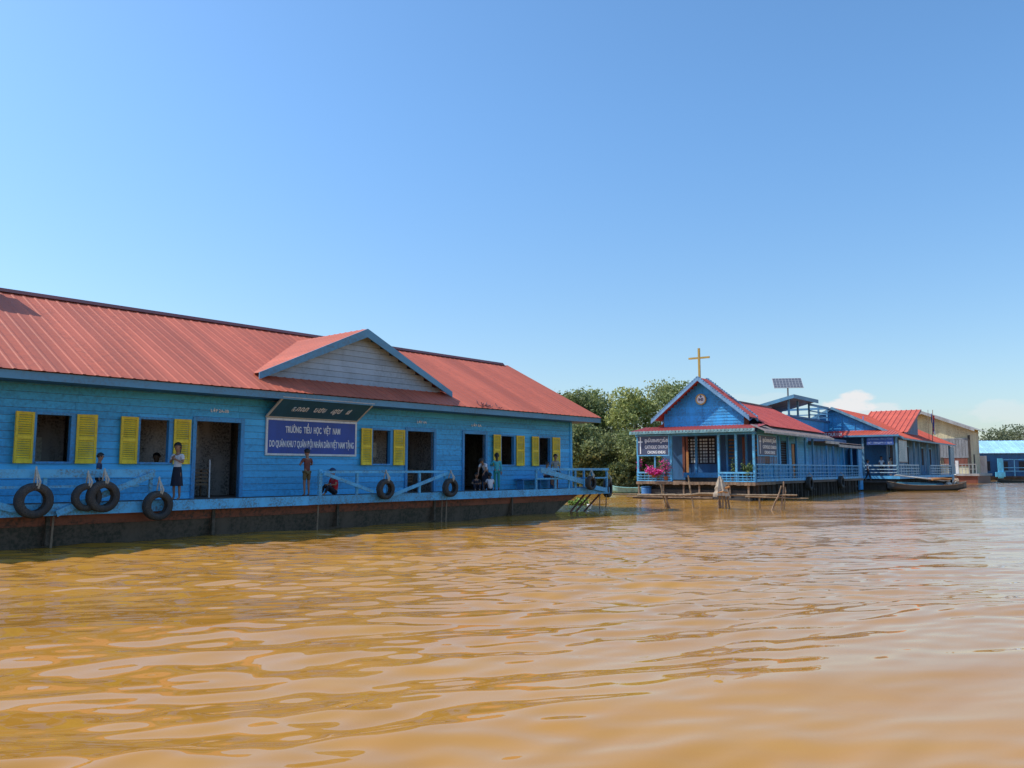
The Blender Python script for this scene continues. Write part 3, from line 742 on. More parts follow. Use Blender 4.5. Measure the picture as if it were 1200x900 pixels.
m = MB(); m.box(1.5, 2.3, 1.05, 1.1, 3.6, 4.35); m.box(1.5, 2.3, 5.7, 5.75, 3.6, 4.35)
m.prism([(1.1, 3.95), (5.7, 3.95), (5.7, 4.5), (GC, 6.45), (1.1, 4.5)], 'x', 2.2, 2.25)
each(m, 'gable_side', M['brown'], ch)
# emblem
m = MB(); m.lathe([(0, -.0), (.26, 0), (.26, .05), (0, .05)], 28, 'x', (1.40, 3.45, 5.5)); em = m.build('emblem', M['white'], ch)
m = MB(); m.lathe([(.25, -.03), (.31, -.03), (.31, .06), (.25, .06), (.25, -.03)], 28, 'x', (1.40, 3.45, 5.5)); m.build('rim', M['gold'], em)
text('lettering', 'IHS', .2, paint('plum_letters', (.09, .05, .17)), em, (1.385, 3.45, 5.48), (R(90), 0, R(-90)), bold=.006)
m = MB(); m.box(1.37, 1.395, 3.43, 3.47, 5.6, 5.74); m.box(1.37, 1.395, 3.39, 3.51, 5.66, 5.69); m.build('small_cross', M['dblue'], em)
# cross on the ridge, a thing of its own
cr = thing('wooden_cross', 'tall yellow wooden cross standing on the front gable ridge of the blue church', 'cross', CF.P(1.3, 3.45, GA), CF.rz)
m = MB(); m.box(-.05, .05, -.055, .055, -.05, 1.72); m.build('upright', M['gold'], cr)
m = MB(); m.box(-.04, .04, -.62, -.056, 1.12, 1.22); m.box(-.04, .04, .056, .62, 1.12, 1.22); m.build('cross_arm', M['gold'], cr)
# porch roof
m = MB(); V = Vector((-1.95, 0, -.32)); L_ = V.length
m.ribbed((1.55, -.15, 4.02), (0, 1, 0), V, Vector((-.32, 0, 1.95)), 7.1, lambda s: (0, L_), .2, .025)
m.build('porch_roof', M['roof2'], ch)
m = MB(); m.box(-.44, -.40, -.2, 7.0, 3.58, 3.70); m.box(-.46, -.44, -.2, 7.0, 3.55, 3.60)
for k in range(36): m.box(-.47, -.46, -.2 + k * .2, -.2 + k * .2 + .12, 3.60, 3.72)
m.build('porch_fascia', paint('pale_turquoise_trim', (.22, .42, .46), amount=.5, scale=4), ch)
m = MB(); m.box(-.1, .0, -.1, 6.8, 3.42, 3.56); m.box(.0, 3, -.02, .08, 3.42, 3.55); m.box(0, 3, 6.65, 6.75, 3.42, 3.55); m.build('porch_beam', M['trim'], ch)
for y in (.03, .97, 1.92, 4.66, 6.68):
    m = MB(); m.box(-.06, .06, y - .055, y + .055, .93, 3.42); m.build('porch_post', M['edge'], ch)
m = MB(); m.box(-.04, .04, 5.6, 5.68, .93, 2.4); m.build('porch_post', M['edge'], ch)
for y, x in ((1.35, 2.6), (.5, 2.8), (4.3, 2.6), (2.5, 2.7), (.25, 1.5)):
    m = MB(); m.box(x - .06, x + .06, y - .06, y + .06, 1.0, 3.6); m.build('inner_post', M['trim'], ch)
for (a, b) in ((4.62, 6.74), (-.03, 1.96)):
    m = MB()
    for z, t_ in ((1.42, .045), (1.24, .02), (1.10, .02), (.98, .03)): m.box(-.1, -.06, a, b, z - t_, z + t_)
    n = 9
    for k in range(n + 1): y = a + (b - a) * k / n; m.box(-.055, -.02, y - .018, y + .018, .95, 1.4)
    each(m, 'baluster', M['cpale'], ch)
# porch floor, inner platform and steps
m = MB(); m.box(-.12, 3.0, -.06, 6.78, .78, .92)
for k in range(34): m.box(-.18, -.12, -.06 + k * .2, -.06 + k * .2 + .19, .78 + rnd.uniform(-.02, .02), .93)
m.build('porch_floor', M['wood'], ch)
m = MB(); m.box(1.4, 3.0, 1.97, 4.6, 1.15, 1.42); each(m, 'inner_step', M['trim'], ch)
m = MB(); m.box(1.45, 3.0, 2.0, 4.5, .92, 1.15); m.box(1.2, 1.35, 2.1, 4.5, .5, .78); m.build('dark_riser', M['dwood'], ch)
# hall front wall with the lattice window
m = MB()
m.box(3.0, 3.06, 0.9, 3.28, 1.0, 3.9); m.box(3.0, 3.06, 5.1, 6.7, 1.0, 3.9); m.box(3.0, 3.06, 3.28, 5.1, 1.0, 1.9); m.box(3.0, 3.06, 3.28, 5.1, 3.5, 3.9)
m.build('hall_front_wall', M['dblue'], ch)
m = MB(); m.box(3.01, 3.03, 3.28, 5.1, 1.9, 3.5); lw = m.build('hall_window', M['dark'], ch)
m = MB()
for k in range(9):
    y = 3.36 + k * .19 + (.04 if k % 3 == 2 else 0)
    for j in range(8):
        z = 1.98 + j * .18; m.box(2.96, 2.975, y, y + .12, z, z + (.11 if j else .14))
m.build('white_lattice', paint('greyish_white_lattice', (.58, .64, .64), amount=.4), lw)
m = MB(); m.box(2.9, 2.99, 5.15, 5.3, 1.2, 3.5); m.box(2.9, 2.99, 4.95, 5.08, 1.9, 3.5); m.box(2.9, 2.99, 1.5, 1.7, 1.2, 3.4); each(m, 'red_door_panel', M['brown'], ch)
m = MB(); m.box(2.85, 2.9, 4.9, 5.05, 1.2, 2.6); m.build('orange_door_edge', M['orangewood'], ch)
m = MB()
for (y, w_) in ((.62, .35), (2.1, .5)):
    for k in range(6): m.box(2.94, 2.95, y, y + w_, 2.2 + k * .2, 2.3 + k * .2)
m.build('louvre', M['wood'], ch)
# long hall: side wall at y=1, roof, rear annex
m = MB(); r_ = random.Random(5); a = 3.0
gaps = [(4.3, 5.35), (7.6, 8.6), (8.9, 9.9)]
m.siding(3.0, 13.0, .95, 3.85, 1.0, .17, [(4.3, 5.35, 1.9, 3.4), (7.4, 8.5, 1.9, 3.3), (9.4, 10.3, 1.0, 3.2)])
m.build('side_wall', M['blue'], ch)
m = MB(); x = 13.0
while x < 23.3: m.box(x + .004, x + .17, .98 - (.02 if r_.random() < .5 else 0), 1.02, .95, 3.2); x += .175
m.box(22.2, 23.4, .05, .1, .1, 3.1)
m.build('annex_wall', M['cblue'], ch)
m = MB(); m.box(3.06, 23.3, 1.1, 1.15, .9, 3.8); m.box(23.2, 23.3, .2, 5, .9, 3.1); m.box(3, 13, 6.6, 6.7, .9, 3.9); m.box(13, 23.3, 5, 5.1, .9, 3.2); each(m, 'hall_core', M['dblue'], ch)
for (a, b, z0, z1, mt, nm) in ((4.35, 5.3, 1.95, 3.35, 'wood', 'louvre_window'), (7.5, 8.4, 1.95, 3.25, 'dark', 'side_window')):
    m = MB(); n = 9
    for k in range(n): z = z0 + (z1 - z0) * k / n; m.box(a, b, .99, 1.03, z, z + (z1 - z0) / n * .6)
    m.build(nm, M[mt], ch)
m = MB(); m.box(9.5, 9.95, .97, 1.0, 1.0, 3.15); m.build('side_door', M['orangewood'], ch)
m = MB(); m.box(5.9, 6.8, .93, .965, 1.1, 3.2); m.build('side_door', M['cpale'], ch)
for s in (.05, 4.1, 5.75, 7.35, 9.05, 10.65, 13.75, 15.4, 18.0, 20.2, 22.1):
    m = MB(); m.box(s - .05, s + .05, 0, .1, .95, 3.5 if s < 13 else 3.15); each(m, 'side_post', M['trim'], ch)
m = MB()
for (a, b) in ((.15, 22.1),):
    for z, t_ in ((1.85, .035), (1.62, .02), (1.40, .02), (1.2, .02)): m.box(a, b, -.05, -.01, z - t_, z + t_)
    k = a
    while k < b: m.box(k, k + .05, -.009, .03, 1.0, 1.83); k += .62
each(m, 'side_railing', M['cpale'], ch)
m = MB(); m.box(.1, 22.3, -.07, -.02, .95, 1.10); m.build('side_deck_edge', M['cpale'], ch)
m = MB(); m.box(3.0, 23.4, -.01, 6.7, .8, .94); m.build('side_floor', M['deck'], ch)
HR = 5.72; hs = (HR - 3.93) / 3.5
for side in (-1, 1):
    m = MB(); V = Vector((0, side, -hs)); NN = Vector((0, side * hs, 1)); ln = 3.5 * math.hypot(1, hs)
    m.ribbed((2.35, 3.4, HR), (1, 0, 0), V, NN, 10.65, lambda s: (0, ln), .22, .025)
    m.build('hall_roof', M['roof2'], ch)
m = MB(); m.box(2.35, 13, 3.3, 3.5, HR - .02, HR + .07); m.build('hall_ridge', M['ridge'], ch)
m = MB(); m.prism([(0.1, 3.9), (6.7, 3.9), (3.4, HR - .05)], 'x', 12.9, 12.95); m.build('rear_gable', M['cblue'], ch)
m = MB(); V = Vector((0, -.75, -.36)); m.ribbed((-.1, .15, 3.92), (1, 0, 0), V, Vector((0, -.36, .75)), 13.2, lambda s: (0, V.length), .16, .03)
m.build('side_awning', M['brownmetal'], ch)
m = MB(); m.box(-.1, 13.1, -.64, -.60, 3.47, 3.58); m.box(13.1, 16.5, -.1, -.04, 3.28, 3.46); m.box(16.5, 23.5, -.1, -.04, 3.12, 3.3); each(m, 'gutter', paint('pale_grey_gutter', (.42, .42, .42), amount=.5), ch)
m = MB(); m.ribbed((13.0, 5.2, 3.55), (1, 0, 0), (0, -5.25, -.15), (0, -.15, 5.25), 10.5, lambda s: (0, 5.28), .22, .025); m.build('annex_roof', M['brownmetal'], ch)
# floats below
m = MB()
r_ = random.Random(11)
k = 0.2
while k < 23.3:
    if r_.random() < .85: m.box(k, k + r_.uniform(.05, .12), r_.uniform(.0, .12), .18, -.3, .9)
    k += r_.uniform(.22, .5)
m.box(.3, 23.4, .5, 6.3, -.4, .75); m.box(0.2, 23.4, .15, .25, .3, .42); m.box(0, .3, .5, 6.3, -.3, .5)
m.box(-.3, .1, .2, 6.9, -.05, .1)
each(m, 'float_beam', M['dwood'], ch)
m = MB()
for y in (.3, 1.3, 3.0, 3.9, 5.1, 6.6): m.box(-.08, .0, y, y + .09, -.3, .78)
m.box(-.35, -.15, 2.2, 7.3, .06, .12)
each(m, 'porch_stilt', M['wood'], ch)
tyre('dark tyre hanging on the church side rail beneath the wooden door', 8.9, -.18, .75, .42, 0, CF, lambda s: s, group='tyres along the church side')
tyre('dark tyre hanging on the church side rail near the annex', 16.2, -.18, .75, .42, 0, CF, lambda s: s, group='tyres along the church side')
b = thing('plastic_barrel', 'blue plastic barrel floating under the left corner of the church porch', 'barrel', CF.P(.0, 6.2, 0), CF.rz)
m = MB(); m.lathe([(0, -.1), (.27, -.1), (.29, 0), (.28, .2), (.30, .24), (.28, .28), (.29, .5), (.27, .62), (0, .62)], 20); m.build('drum', M['bluep'], b, smooth=True)
m = MB(); m.lathe([(.285, .60), (.30, .61), (.30, .65), (.26, .66), (.26, .6)], 20); m.build('lid_rim', M['dblue'], b)

def church_sign(label, P, rz, w, h, par_rot):
    o = thing('church_sign', label, 'sign', P, rz)
    m = MB(); m.box(-w / 2, w / 2, 0, .03, 0, h); m.build('board', M['cnavy'], o)
    m = MB(); b = .03
    m.box(-w / 2 - .02, w / 2 + .02, -.012, .034, h - b, h + .02); m.box(-w / 2 - .02, w / 2 + .02, -.012, .034, -.02, b)
    m.box(-w / 2 - .02, -w / 2 + b, -.012, .034, b, h - b); m.box(w / 2 - b, w / 2 + .02, -.012, .034, b, h - b); m.build('border', M['cpale'], o)
    m = MB(); cx = -w / 2 + w * .11; m.box(cx - .03, cx + .03, -.014, -.001, .1, h - .08); m.box(cx - .13, cx - .031, -.014, -.001, h * .66, h * .66 + .06); m.box(cx + .031, cx + .13, -.014, -.001, h * .66, h * .66 + .06)
    m.build('cross_emblem', M['letter'], o)
    for bd, sz, z, ww in (('ព្រះវិហារកាតូលិក', .27, h * .74, w * .72), ('CATHOLIC CHURCH', .24, h * .42, w * .72), ('CHONG KNEAS', .22, h * .16, w * .56)):
        t = text('lettering', bd, sz, M['letter'], o, (w * .11, -.005, z), RT, bold=.006); fit(t, ww)
    return o
church_sign('dark signboard with white cross and letters on the front left of the church porch', CF.P(-.13, 5.7, 2.36), CF.rz - R(90), 1.95, 1.12, 0)
church_sign('dark signboard with white cross and letters on the right side wall of the church', CF.P(1.9, -.06, 2.32), CF.rz, 3.0, 1.1, 0)
m = MB()
for k in range(5):
    m.box(.3, 3.5, -.03, -.01, 1.95 + k * .07, 1.97 + k * .07)
for k in range(12): m.box(.4 + k * .27, .43 + k * .27, -.05, -.031, 1.9, 2.28)
m.build('lattice', M['brownmetal'], ch)

# potted plants
def plant(name, label, cat, P, rz, r, h, n, leaf, ls, flowers=None, seed=1, pot=True, group=None):
    o = thing(name, label, cat, P, rz, group); rr = random.Random(seed)
    if pot:
        m = MB(); m.lathe([(0, 0), (.10, 0), (.14, .2), (.15, .22), (.12, .22), (.11, .18), (0, .18)], 14); m.build('pot', M['clay'], o)
    m = MB(); stems = []
    for k in range(7):
        a = rr.uniform(0, 6.28); e = Vector((math.cos(a) * r * rr.uniform(.3, .9), math.sin(a) * r * rr.uniform(.3, .9), h * rr.uniform(.6, 1)))
        mid = Vector((e.x * .4, e.y * .4, e.z * .6)); m.tube([(0, 0, .15 if pot else 0), mid, e], [.012, .009, .005], 5); stems.append((mid, e))
    m.build('stem', M['bark'], o)
    def leaves(nm, mat, n, ls, pick):
        m = MB()
        for k in range(n):
            md, e = stems[rr.randrange(pick)]; p = md.lerp(e, rr.uniform(.0, 1.1)) + Vector((rr.gauss(0, r * .25), rr.gauss(0, r * .25), rr.gauss(0, h * .1)))
            d = Vector((rr.gauss(0, 1), rr.gauss(0, 1), rr.gauss(0, 1))).normalized(); s2 = d.orthogonal().normalized(); q = ls * rr.uniform(.6, 1.3)
            m.add([p, p + d * q * .5 + s2 * q * .3, p + d * q, p + d * q * .5 - s2 * q * .3], [(0, 1, 2, 3)])
        m.build(nm, mat, o)
    leaves('foliage', M[leaf], n, ls, 7)
    if flowers: leaves('blossom', M['pink'], flowers, ls * .8, 4)
    return o
plant('bougainvillea', 'bougainvillea with bright magenta blossom in the church porch balustrade', 'flowering plant', CF.P(-.25, 5.6, 1.15), 0, .45, .55, 220, 'plant', .11, 1100, 2)
plant('bougainvillea', 'bougainvillea with a few magenta flowers right below the church front sign', 'flowering plant', CF.P(-.1, 4.95, 1.0), 0, .4, 1.2, 200, 'plant', .10, 420, 3)
plant('bougainvillea', 'small bougainvillea with pink flowers at the outer left post of the church', 'flowering plant', CF.P(.2, 6.75, 1.3), 0, .2, .8, 80, 'plant', .1, 320, 4)
plant('potted_plant', 'pot plant with yellow green leaves between two porch posts of the church', 'plant', CF.P(.2, 1.2, .95), 0, .16, 1.1, 140, 'plant', .11, None, 5)
plant('potted_plant', 'wide pale variegated pot plant at the right corner of the church porch', 'plant', CF.P(.15, .45, .95), 0, .42, .95, 420, 'plant', .12, None, 6)
plant('potted_plant', 'low pot plant behind the left balustrade of the church porch', 'plant', CF.P(.3, 5.2, .95), 0, .3, .6, 200, 'plant', .09, None, 8)

# ================================================================== TERRACE with solar panel
TF = Frame(37, 14.3 + 5.6, 60.8)
te = thing('terrace_building', 'blue two storey timber terrace with open railings and a shed roof behind the church', 'building', TF.P(0, 0, 0), TF.rz)
m = MB(); m.box(0, 10.2, 0, 4.2, -.3, .6); m.build('float', M['dwood'], te)
m = MB()
x = 0
while x < 10.15: m.box(x + .004, x + .2, 0, .04, .6, 5.5); x += .205
m.box(.0, 10.2, 4.1, 4.15, .6, 5.5); m.box(0, .05, .05, 4.1, .6, 5.5); m.box(10.15, 10.2, .05, 4.1, .6, 5.5); m.build('wall', M['cblue'], te)
m = MB(); m.box(-.1, 10.3, -.1, 4.3, 5.5, 5.66); m.build('terrace_floor', M['dblue'], te)
for x in (.2, 2.3, 5.1, 7.6, 10.0):
    for y in (.0, 3.9):
        zt = 6.95 if x < 5.5 and y < 1 else (6.15 if x < 5.5 else 6.75)
        m = MB(); m.box(x, x + .13, y, y + .13, 5.66, zt); m.build('post', M['fascia'], te)
m = MB()
for z, t_ in ((6.75, .09), (6.25, .045), (5.95, .03)):
    m.box(5.2, 10.25, -.06, .0, z - t_, z + t_); m.box(5.2, 10.25, 4.05, 4.1, z - t_, z + t_); m.box(10.2, 10.26, .0, 4.05, z - t_, z + t_)
each(m, 'rail', M['fascia'], te)
m = MB(); m.hexa([(-.3, -.5, 7.0), (5.6, -.5, 7.0), (5.6, 3.6, 6.0), (-.3, 3.6, 6.0), (-.3, -.5, 7.12), (5.6, -.5, 7.12), (5.6, 3.6, 6.12), (-.3, 3.6, 6.12)]); m.build('shed_roof', M['greymetal'], te)
m = MB(); m.box(-.34, 5.64, -.56, -.51, 6.86, 7.14); m.hexa([(-.36, -.55, 6.88), (-.31, -.55, 6.88), (-.31, 3.65, 5.86), (-.36, 3.65, 5.86), (-.36, -.55, 7.14), (-.31, -.55, 7.14), (-.31, 3.65, 6.13), (-.36, 3.65, 6.13)]); fixn(m.build('roof_fascia', M['fascia'], te))
sp = thing('solar_panel', 'tilted solar panel on a short grey pole above the terrace roof', 'solar panel', TF.P(.9, .3, 6.9), TF.rz - R(62))
m = MB(); m.tube([(0, 0, -.1), (0, 0, .98)], .06, 8); m.build('pole', M['greymetal'], sp)
tl = R(-38)
m = MB(); m.box(-1.08, 1.08, -.62, .62, 0, .04); m.build('frame', M['alum'], sp, loc=(0, 0, 1.22), rot=(R(42), 0, 0))
m = MB()
for i in range(9):
    for j in range(4): m.box(-1.05 + i * .235, -1.05 + i * .235 + .21, -.59 + j * .3, -.59 + j * .3 + .27, .041, .047)
m.build('cell', M['panel'], sp, loc=(0, 0, 1.22), rot=(R(42), 0, 0))

# ================================================================== THIRD HOUSE
BF = Frame(37, 14.3, 69.5)
b3 = thing('assembly_house', 'blue floating house with orange red roofs and white balustrades beyond the church', 'house', BF.P(0, 0, 0), BF.rz)
RC, RA, RS = 5.3, 6.8, .487
m = MB(); sid_x(m, 0, 0, 4.55, 6.7, 2.0, .2, lambda z: (max(.3, RC - (RA - .05 - z) / RS), min(10.3, RC + (RA - .05 - z) / RS)))
for y in (3.6, 4.6, 5.4, 6.6, 2.9): m.box(1.94, 1.97, y, y + .07, 4.6, 6.0)
fixn(m.build('gable_wall', M['cblue'], b3))
for side in (-1, 1):
    m = MB(); V = Vector((0, side, -RS)); NN = Vector((0, side * RS, 1)); ln = 5.5 * math.hypot(1, RS)
    m.ribbed((1.6, RC, RA), (1, 0, 0), V, NN, 24.9, lambda s: (0, ln), .24, .03); m.build('roof', M['roof3'], b3)
m = MB()
for side in (-1, 1):
    e = RC + side * 5.5; zf = RA - 5.5 * RS
    m.hexa([(1.54, RC, RA - .16), (1.6, RC, RA - .16), (1.6, e, zf - .16), (1.54, e, zf - .16), (1.54, RC, RA + .06), (1.6, RC, RA + .06), (1.6, e, zf + .06), (1.54, e, zf + .06)])
m.box(1.6, 26.5, -.22, -.18, 3.98, 4.12)
fixn(m.build('rake_board', M['slatepost'], b3))
m = MB(); V = Vector((-2.3, 0, -.5)); m.ribbed((2.0, -.2, 4.82), (0, 1, 0), V, (-.5, 0, 2.3), 6.2, lambda s: (0 if s > .9 else (1 - s / .9) * 1.9, V.length), .24, .035); m.build('porch_roof', M['roof3'], b3)
m = MB(); m.box(-.3, -.26, -.2, 6.0, 4.2, 4.34); m.build('porch_fascia', M['fascia'], b3)
# shed clerestory: high edge at x=13.7
m = MB(); V = Vector((-1, 0, -.37)); m.ribbed((13.8, .7, 7.15), (0, 1, 0), V, (-.37, 0, 1), 4.4, lambda s: (0, min(6.3, max(.1, (7.15 - (RA - (RC - .7 - s) * RS)) / .37)) * 1.066), .42, .05); m.build('shed_roof', M['roof3'], b3)
m = MB(); m.add([(13.7, 1.0, 7.06), (7.6, 1.0, 4.72), (13.7, 1.0, 4.72), (13.7, 5.0, 7.06), (13.7, 5.0, 6.4)], [(0, 1, 2), (0, 2, 4, 3)]); m.build('shed_wall', M['dblue'], b3)
m = MB(); m.bar((13.85, .66, 7.1), (7.5, .66, 4.76), .05, .16); m.build('shed_rake_board', M['ridge'], b3)
# walls
m = MB(); x = 2.0
while x < 26: m.box(x + .004, x + .2, 1.28 - (.02 if rnd.random() < .5 else 0), 1.33, 1.1, 4.4); x += .205
m.box(2.0, 2.05, 1.3, 9.5, 1.1, 4.6)
m.build('wall', paint('slate_blue_wall', (.05, .20, .36), dirt=(.05, .08, .12), amount=.5, scale=1.4), b3)
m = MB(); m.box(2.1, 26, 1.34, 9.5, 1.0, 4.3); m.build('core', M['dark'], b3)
for x, w_, nm in ((3.0, 1.2, 'window'), (9.5, 1.0, 'doorway'), (16.0, 1.2, 'window'), (20.0, 1.0, 'window')):
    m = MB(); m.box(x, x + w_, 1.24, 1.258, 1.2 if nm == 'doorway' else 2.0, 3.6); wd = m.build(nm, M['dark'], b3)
    m = MB(); m.box(x - .08, x, 1.23, 1.27, 1.2, 3.7); m.box(x + w_, x + w_ + .08, 1.23, 1.27, 1.2, 3.7); m.box(x, x + w_, 1.23, 1.27, 3.6, 3.7); m.build('frame', M['cpale'], wd)
for x, y in ((0, 0), (0, 2.5), (3.4, 0), (6.6, 0), (8.6, 0), (12.5, 0), (17.5, 0), (24.0, 0), (0, 5)):
    m = MB(); m.box(x - .07, x + .07, y, y + .14, .95, 4.15); m.build('post', M['slatepost'], b3)
m = MB()
def balu(m, a, b):
    for z, t_ in ((1.95, .05), (1.68, .03), (1.45, .03), (1.22, .03)): m.box(a, b, -.05, .0, z - t_, z + t_)
    n = int((b - a) / .9)
    for k in range(n + 1): x = a + (b - a) * k / n; m.box(x - .04, x + .04, .0, .05, 1.1, 1.93)
balu(m, .1, 7.8); balu(m, 13.0, 23.8)
for z, t_ in ((1.9, .05), (1.6, .03), (1.35, .03)): m.box(-.1, -.05, .1, 2.5, z - t_, z + t_)
each(m, 'baluster', paint('whitish_blue_rail', (.46, .62, .70), amount=.4, scale=3), b3)
m = MB(); m.box(-.15, 26, -.1, 9.4, .85, 1.08); m.build('floor', M['cpale'], b3)
m = MB(); m.box(24.0, 26.3, -.02, .03, 1.1, 3.9); m.box(24.0, 26.3, -.08, -.04, .1, 1.9); m.build('end_screen', paint('pale_blue_screen', (.22, .36, .46), amount=.5, scale=2), b3)
m = MB(); m.box(.2, 26, .3, 9, -.4, .84)
r_ = random.Random(4); k = 0
while k < 26: m.box(k, k + .1, .05, .2, -.3, .84); k += r_.uniform(.4, .9)
each(m, 'float_beam', M['dwood'], b3)
def bsign(o_label, P, rz, w, h, lines, mat, lm, nm='house_sign'):
    o = thing(nm, o_label, 'sign', P, rz); m = MB(); m.box(-w / 2, w / 2, 0, .03, 0, h); m.build('board', mat, o)
    for bd, sz, z, ww in lines: t = text('lettering', bd, sz, lm, o, (0, -.006, z), RT, bold=.004); fit(t, ww)
    return o
bsign('blue signboard with two pale lines of letters under the orange porch roof', BF.P(-.12, 1.25, 3.55), BF.rz - R(90), 2.0, .62, [('ព្រះវិហារ កាតូលិក', .2, .46, 1.8), ('ភូមិ ជុងឃ្នាស ក្រុង', .18, .16, 1.8)], paint('sign_royal_blue', (.04, .10, .36), isl=0), paint('pale_blue_letters', (.35, .45, .68), isl=0))
bsign('red banner with white capitals beside the orange porch roof', BF.P(-.36, 4.85, 4.20), BF.rz - R(90), 1.75, .48, [('LES DUS I IX', .36, .22, 1.6)], paint('banner_red', (.45, .03, .04), isl=0), M['letter'], nm='banner')
mp_ = thing('map_board', 'white board with a pale map hung at the corner of the orange roofed house', 'board', BF.P(1.6, -.08, 2.2), BF.rz)
m = MB(); m.box(-1.4, 1.4, 0, .03, 0, 1.7); m.build('sheet', paint('map_white', (.50, .54, .54), dirt=(.2, .34, .36), amount=.9, scale=1.2, isl=0), mp_)
m = MB(); m.box(-1.44, 1.44, -.02, -.001, 1.7, 1.76); m.box(-1.44, 1.44, -.02, -.001, -.06, 0); each(m, 'rail', M['wood'], mp_)
fl = thing('flag', 'drooping blue and red flag on a leaning pole over the orange red roof', 'flag', BF.P(13.6, -.2, 4.1), BF.rz)
m = MB(); m.tube([(0, 0, 0), (.6, -.05, 3.0)], .03, 6); m.tube([(-1.6, 0, -.3), (-1.4, 0, 2.9)], .02, 6); each(m, 'pole', M['wood'], fl)
for nm, mt, x0, x1 in (('blue_stripe', 'flagb', .0, .28), ('red_stripe', 'flagr', .28, .58), ('white_emblem', 'white', .58, .74)):
    m = MB(); vs = []; 
    for i in range(7):
        for j in range(4):
            u_ = x0 + (x1 - x0) * j / 3; z = 2.7 - i * .27 - u_ * .5
            vs.append((.55 - i * .01 + u_ * .9, .12 * math.sin(u_ * 9 + i * .7), z))
    m.add(vs, [(i * 4 + j, i * 4 + j + 1, i * 4 + j + 5, i * 4 + j + 4) for i in range(6) for j in range(3)]); m.build(nm, M[mt], fl)
# people by the third house
WALK = off(STAND, knL=(.05, -.07, .29), anL=(.05, -.10, .06), toL=(.05, -.165, .03), knR=(-.05, .02, .28), anR=(-.05, .13, .08), toR=(-.05, .08, .02))
person('person in white shirt and dark trousers walking along the gangway by the church annex', BF, -1.6, 1.9, .70, 1.68, WALK, R(13), 'shirtw', 'skirt', kind='trousers')
person('person in white shirt standing behind the porch balustrade of the orange roofed house', BF, 1.2, 1.5, 1.08, 1.6, STAND, -R(80), 'shirtw', 'skirt', kind='trousers')
person('person in a pale blue shirt standing in the shade near the map board', BF, .6, .7, 1.08, 1.5, STAND, -R(30), 'greyc', 'capc', kind='trousers')
m = MB(); m.box(-3.4, -.2, .2, 2.2, .55, .70)
for x in (-3.2, -1.8, -.4): m.box(x, x + .15, .3, 2.1, -.3, .55)
tag(m.build('gangway', M['dwood'], None, loc=BF.P(0, 0, 0), rot=(0, 0, BF.rz)), 'dark timber gangway between the church annex and the orange roofed house', 'gangway')

# ================================================================== WAREHOUSE
HF = Frame(37, 14.3, 108.5)
wh = thing('warehouse', 'large beige corrugated warehouse with a low pitched grey roof on a pontoon', 'warehouse', HF.P(0, 0, 0), HF.rz)
WR, WA, WS = 5.0, 8.55, .41
m = MB(); m.add([(0, .3, 1.1), (0, 9.7, 1.1), (0, 9.7, WA - .1 - 4.7 * WS), (0, WR, WA - .1), (0, .3, WA - .1 - 4.7 * WS)], [(0, 1, 2, 3, 4)])
y = .3
while y < 9.6:
    m.box(-.016, -.004, y, y + .1, 4.4, WA - .16 - abs(y - WR) * WS); y += .36
m.add([(0, .3, 1.1), (8.5, .3, 1.1), (8.5, .3, WA - .1 - 4.7 * WS), (0, .3, WA - .1 - 4.7 * WS)], [(0, 1, 2, 3)]); m.build('wall', M['beige'], wh)
for side in (-1, 1):
    m = MB(); V = Vector((0, side, -WS)); ln = 5.5 * math.hypot(1, WS)
    m.ribbed((-.9, WR, WA), (1, 0, 0), V, (0, side * WS, 1), 11.5, lambda s: (0, ln), .4, .04); m.build('roof', M['greymetal'], wh)
m = MB()
for side in (-1, 1):
    e = WR + side * 5.5; zf = WA - 5.5 * WS
    m.hexa([(-.98, WR, WA - .3), (-.92, WR, WA - .3), (-.92, e, zf - .3), (-.98, e, zf - .3), (-.98, WR, WA + .06), (-.92, WR, WA + .06), (-.92, e, zf + .04), (-.98, e, zf + .04)])
fixn(m.build('rake_board', M['greymetal'], wh))
m = MB(); y = .35
while y < 6: m.box(-.12, -.06, y, y + .3, 3.1, 5.1); y += .33
m.box(-.14, -.06, .3, 6, 5.1, 5.25); m.box(-.14, -.06, .3, 6, 2.95, 3.1)
each(m, 'lower_panel', paint('grey_panels', (.24, .245, .26), amount=.4), wh)
m = MB(); m.box(-.1, -.05, .5, 3.0, 2.0, 2.94); m.build('opening', M['brown'], wh)
m = MB(); m.box(-.25, -.1, .1, .35, 1.0, 5.6); m.box(-.2, -.12, 3.1, 3.3, 1.0, 3.0)
m.box(3.2, 4.1, .26, .29, 1.2, 3.4)
each(m, 'corner_post', M['dwood'], wh)
m = MB(); y = -.6
while y < 5: m.box(-1.95, -1.9, y, y + .06, 1.1, 2.2); y += .35
m.box(-1.97, -1.88, -.6, 5, 2.15, 2.22); m.box(-1.97, -1.88, -.6, 5, 1.6, 1.65); each(m, 'fence', paint('grey_fence', (.36, .37, .38)), wh)
m = MB(); m.box(-2.0, -1.8, 1.2, 1.5, 1.1, 2.6); m.build('white_post', M['white'], wh)
m = MB(); m.box(-2.2, 9, -.9, 10, .85, 1.1); m.build('pontoon_deck', M['greymetal'], wh)
m = MB(); m.box(-2.0, 8.8, -.7, 9.8, -.4, .85); m.build('pontoon', M['brown'], wh)

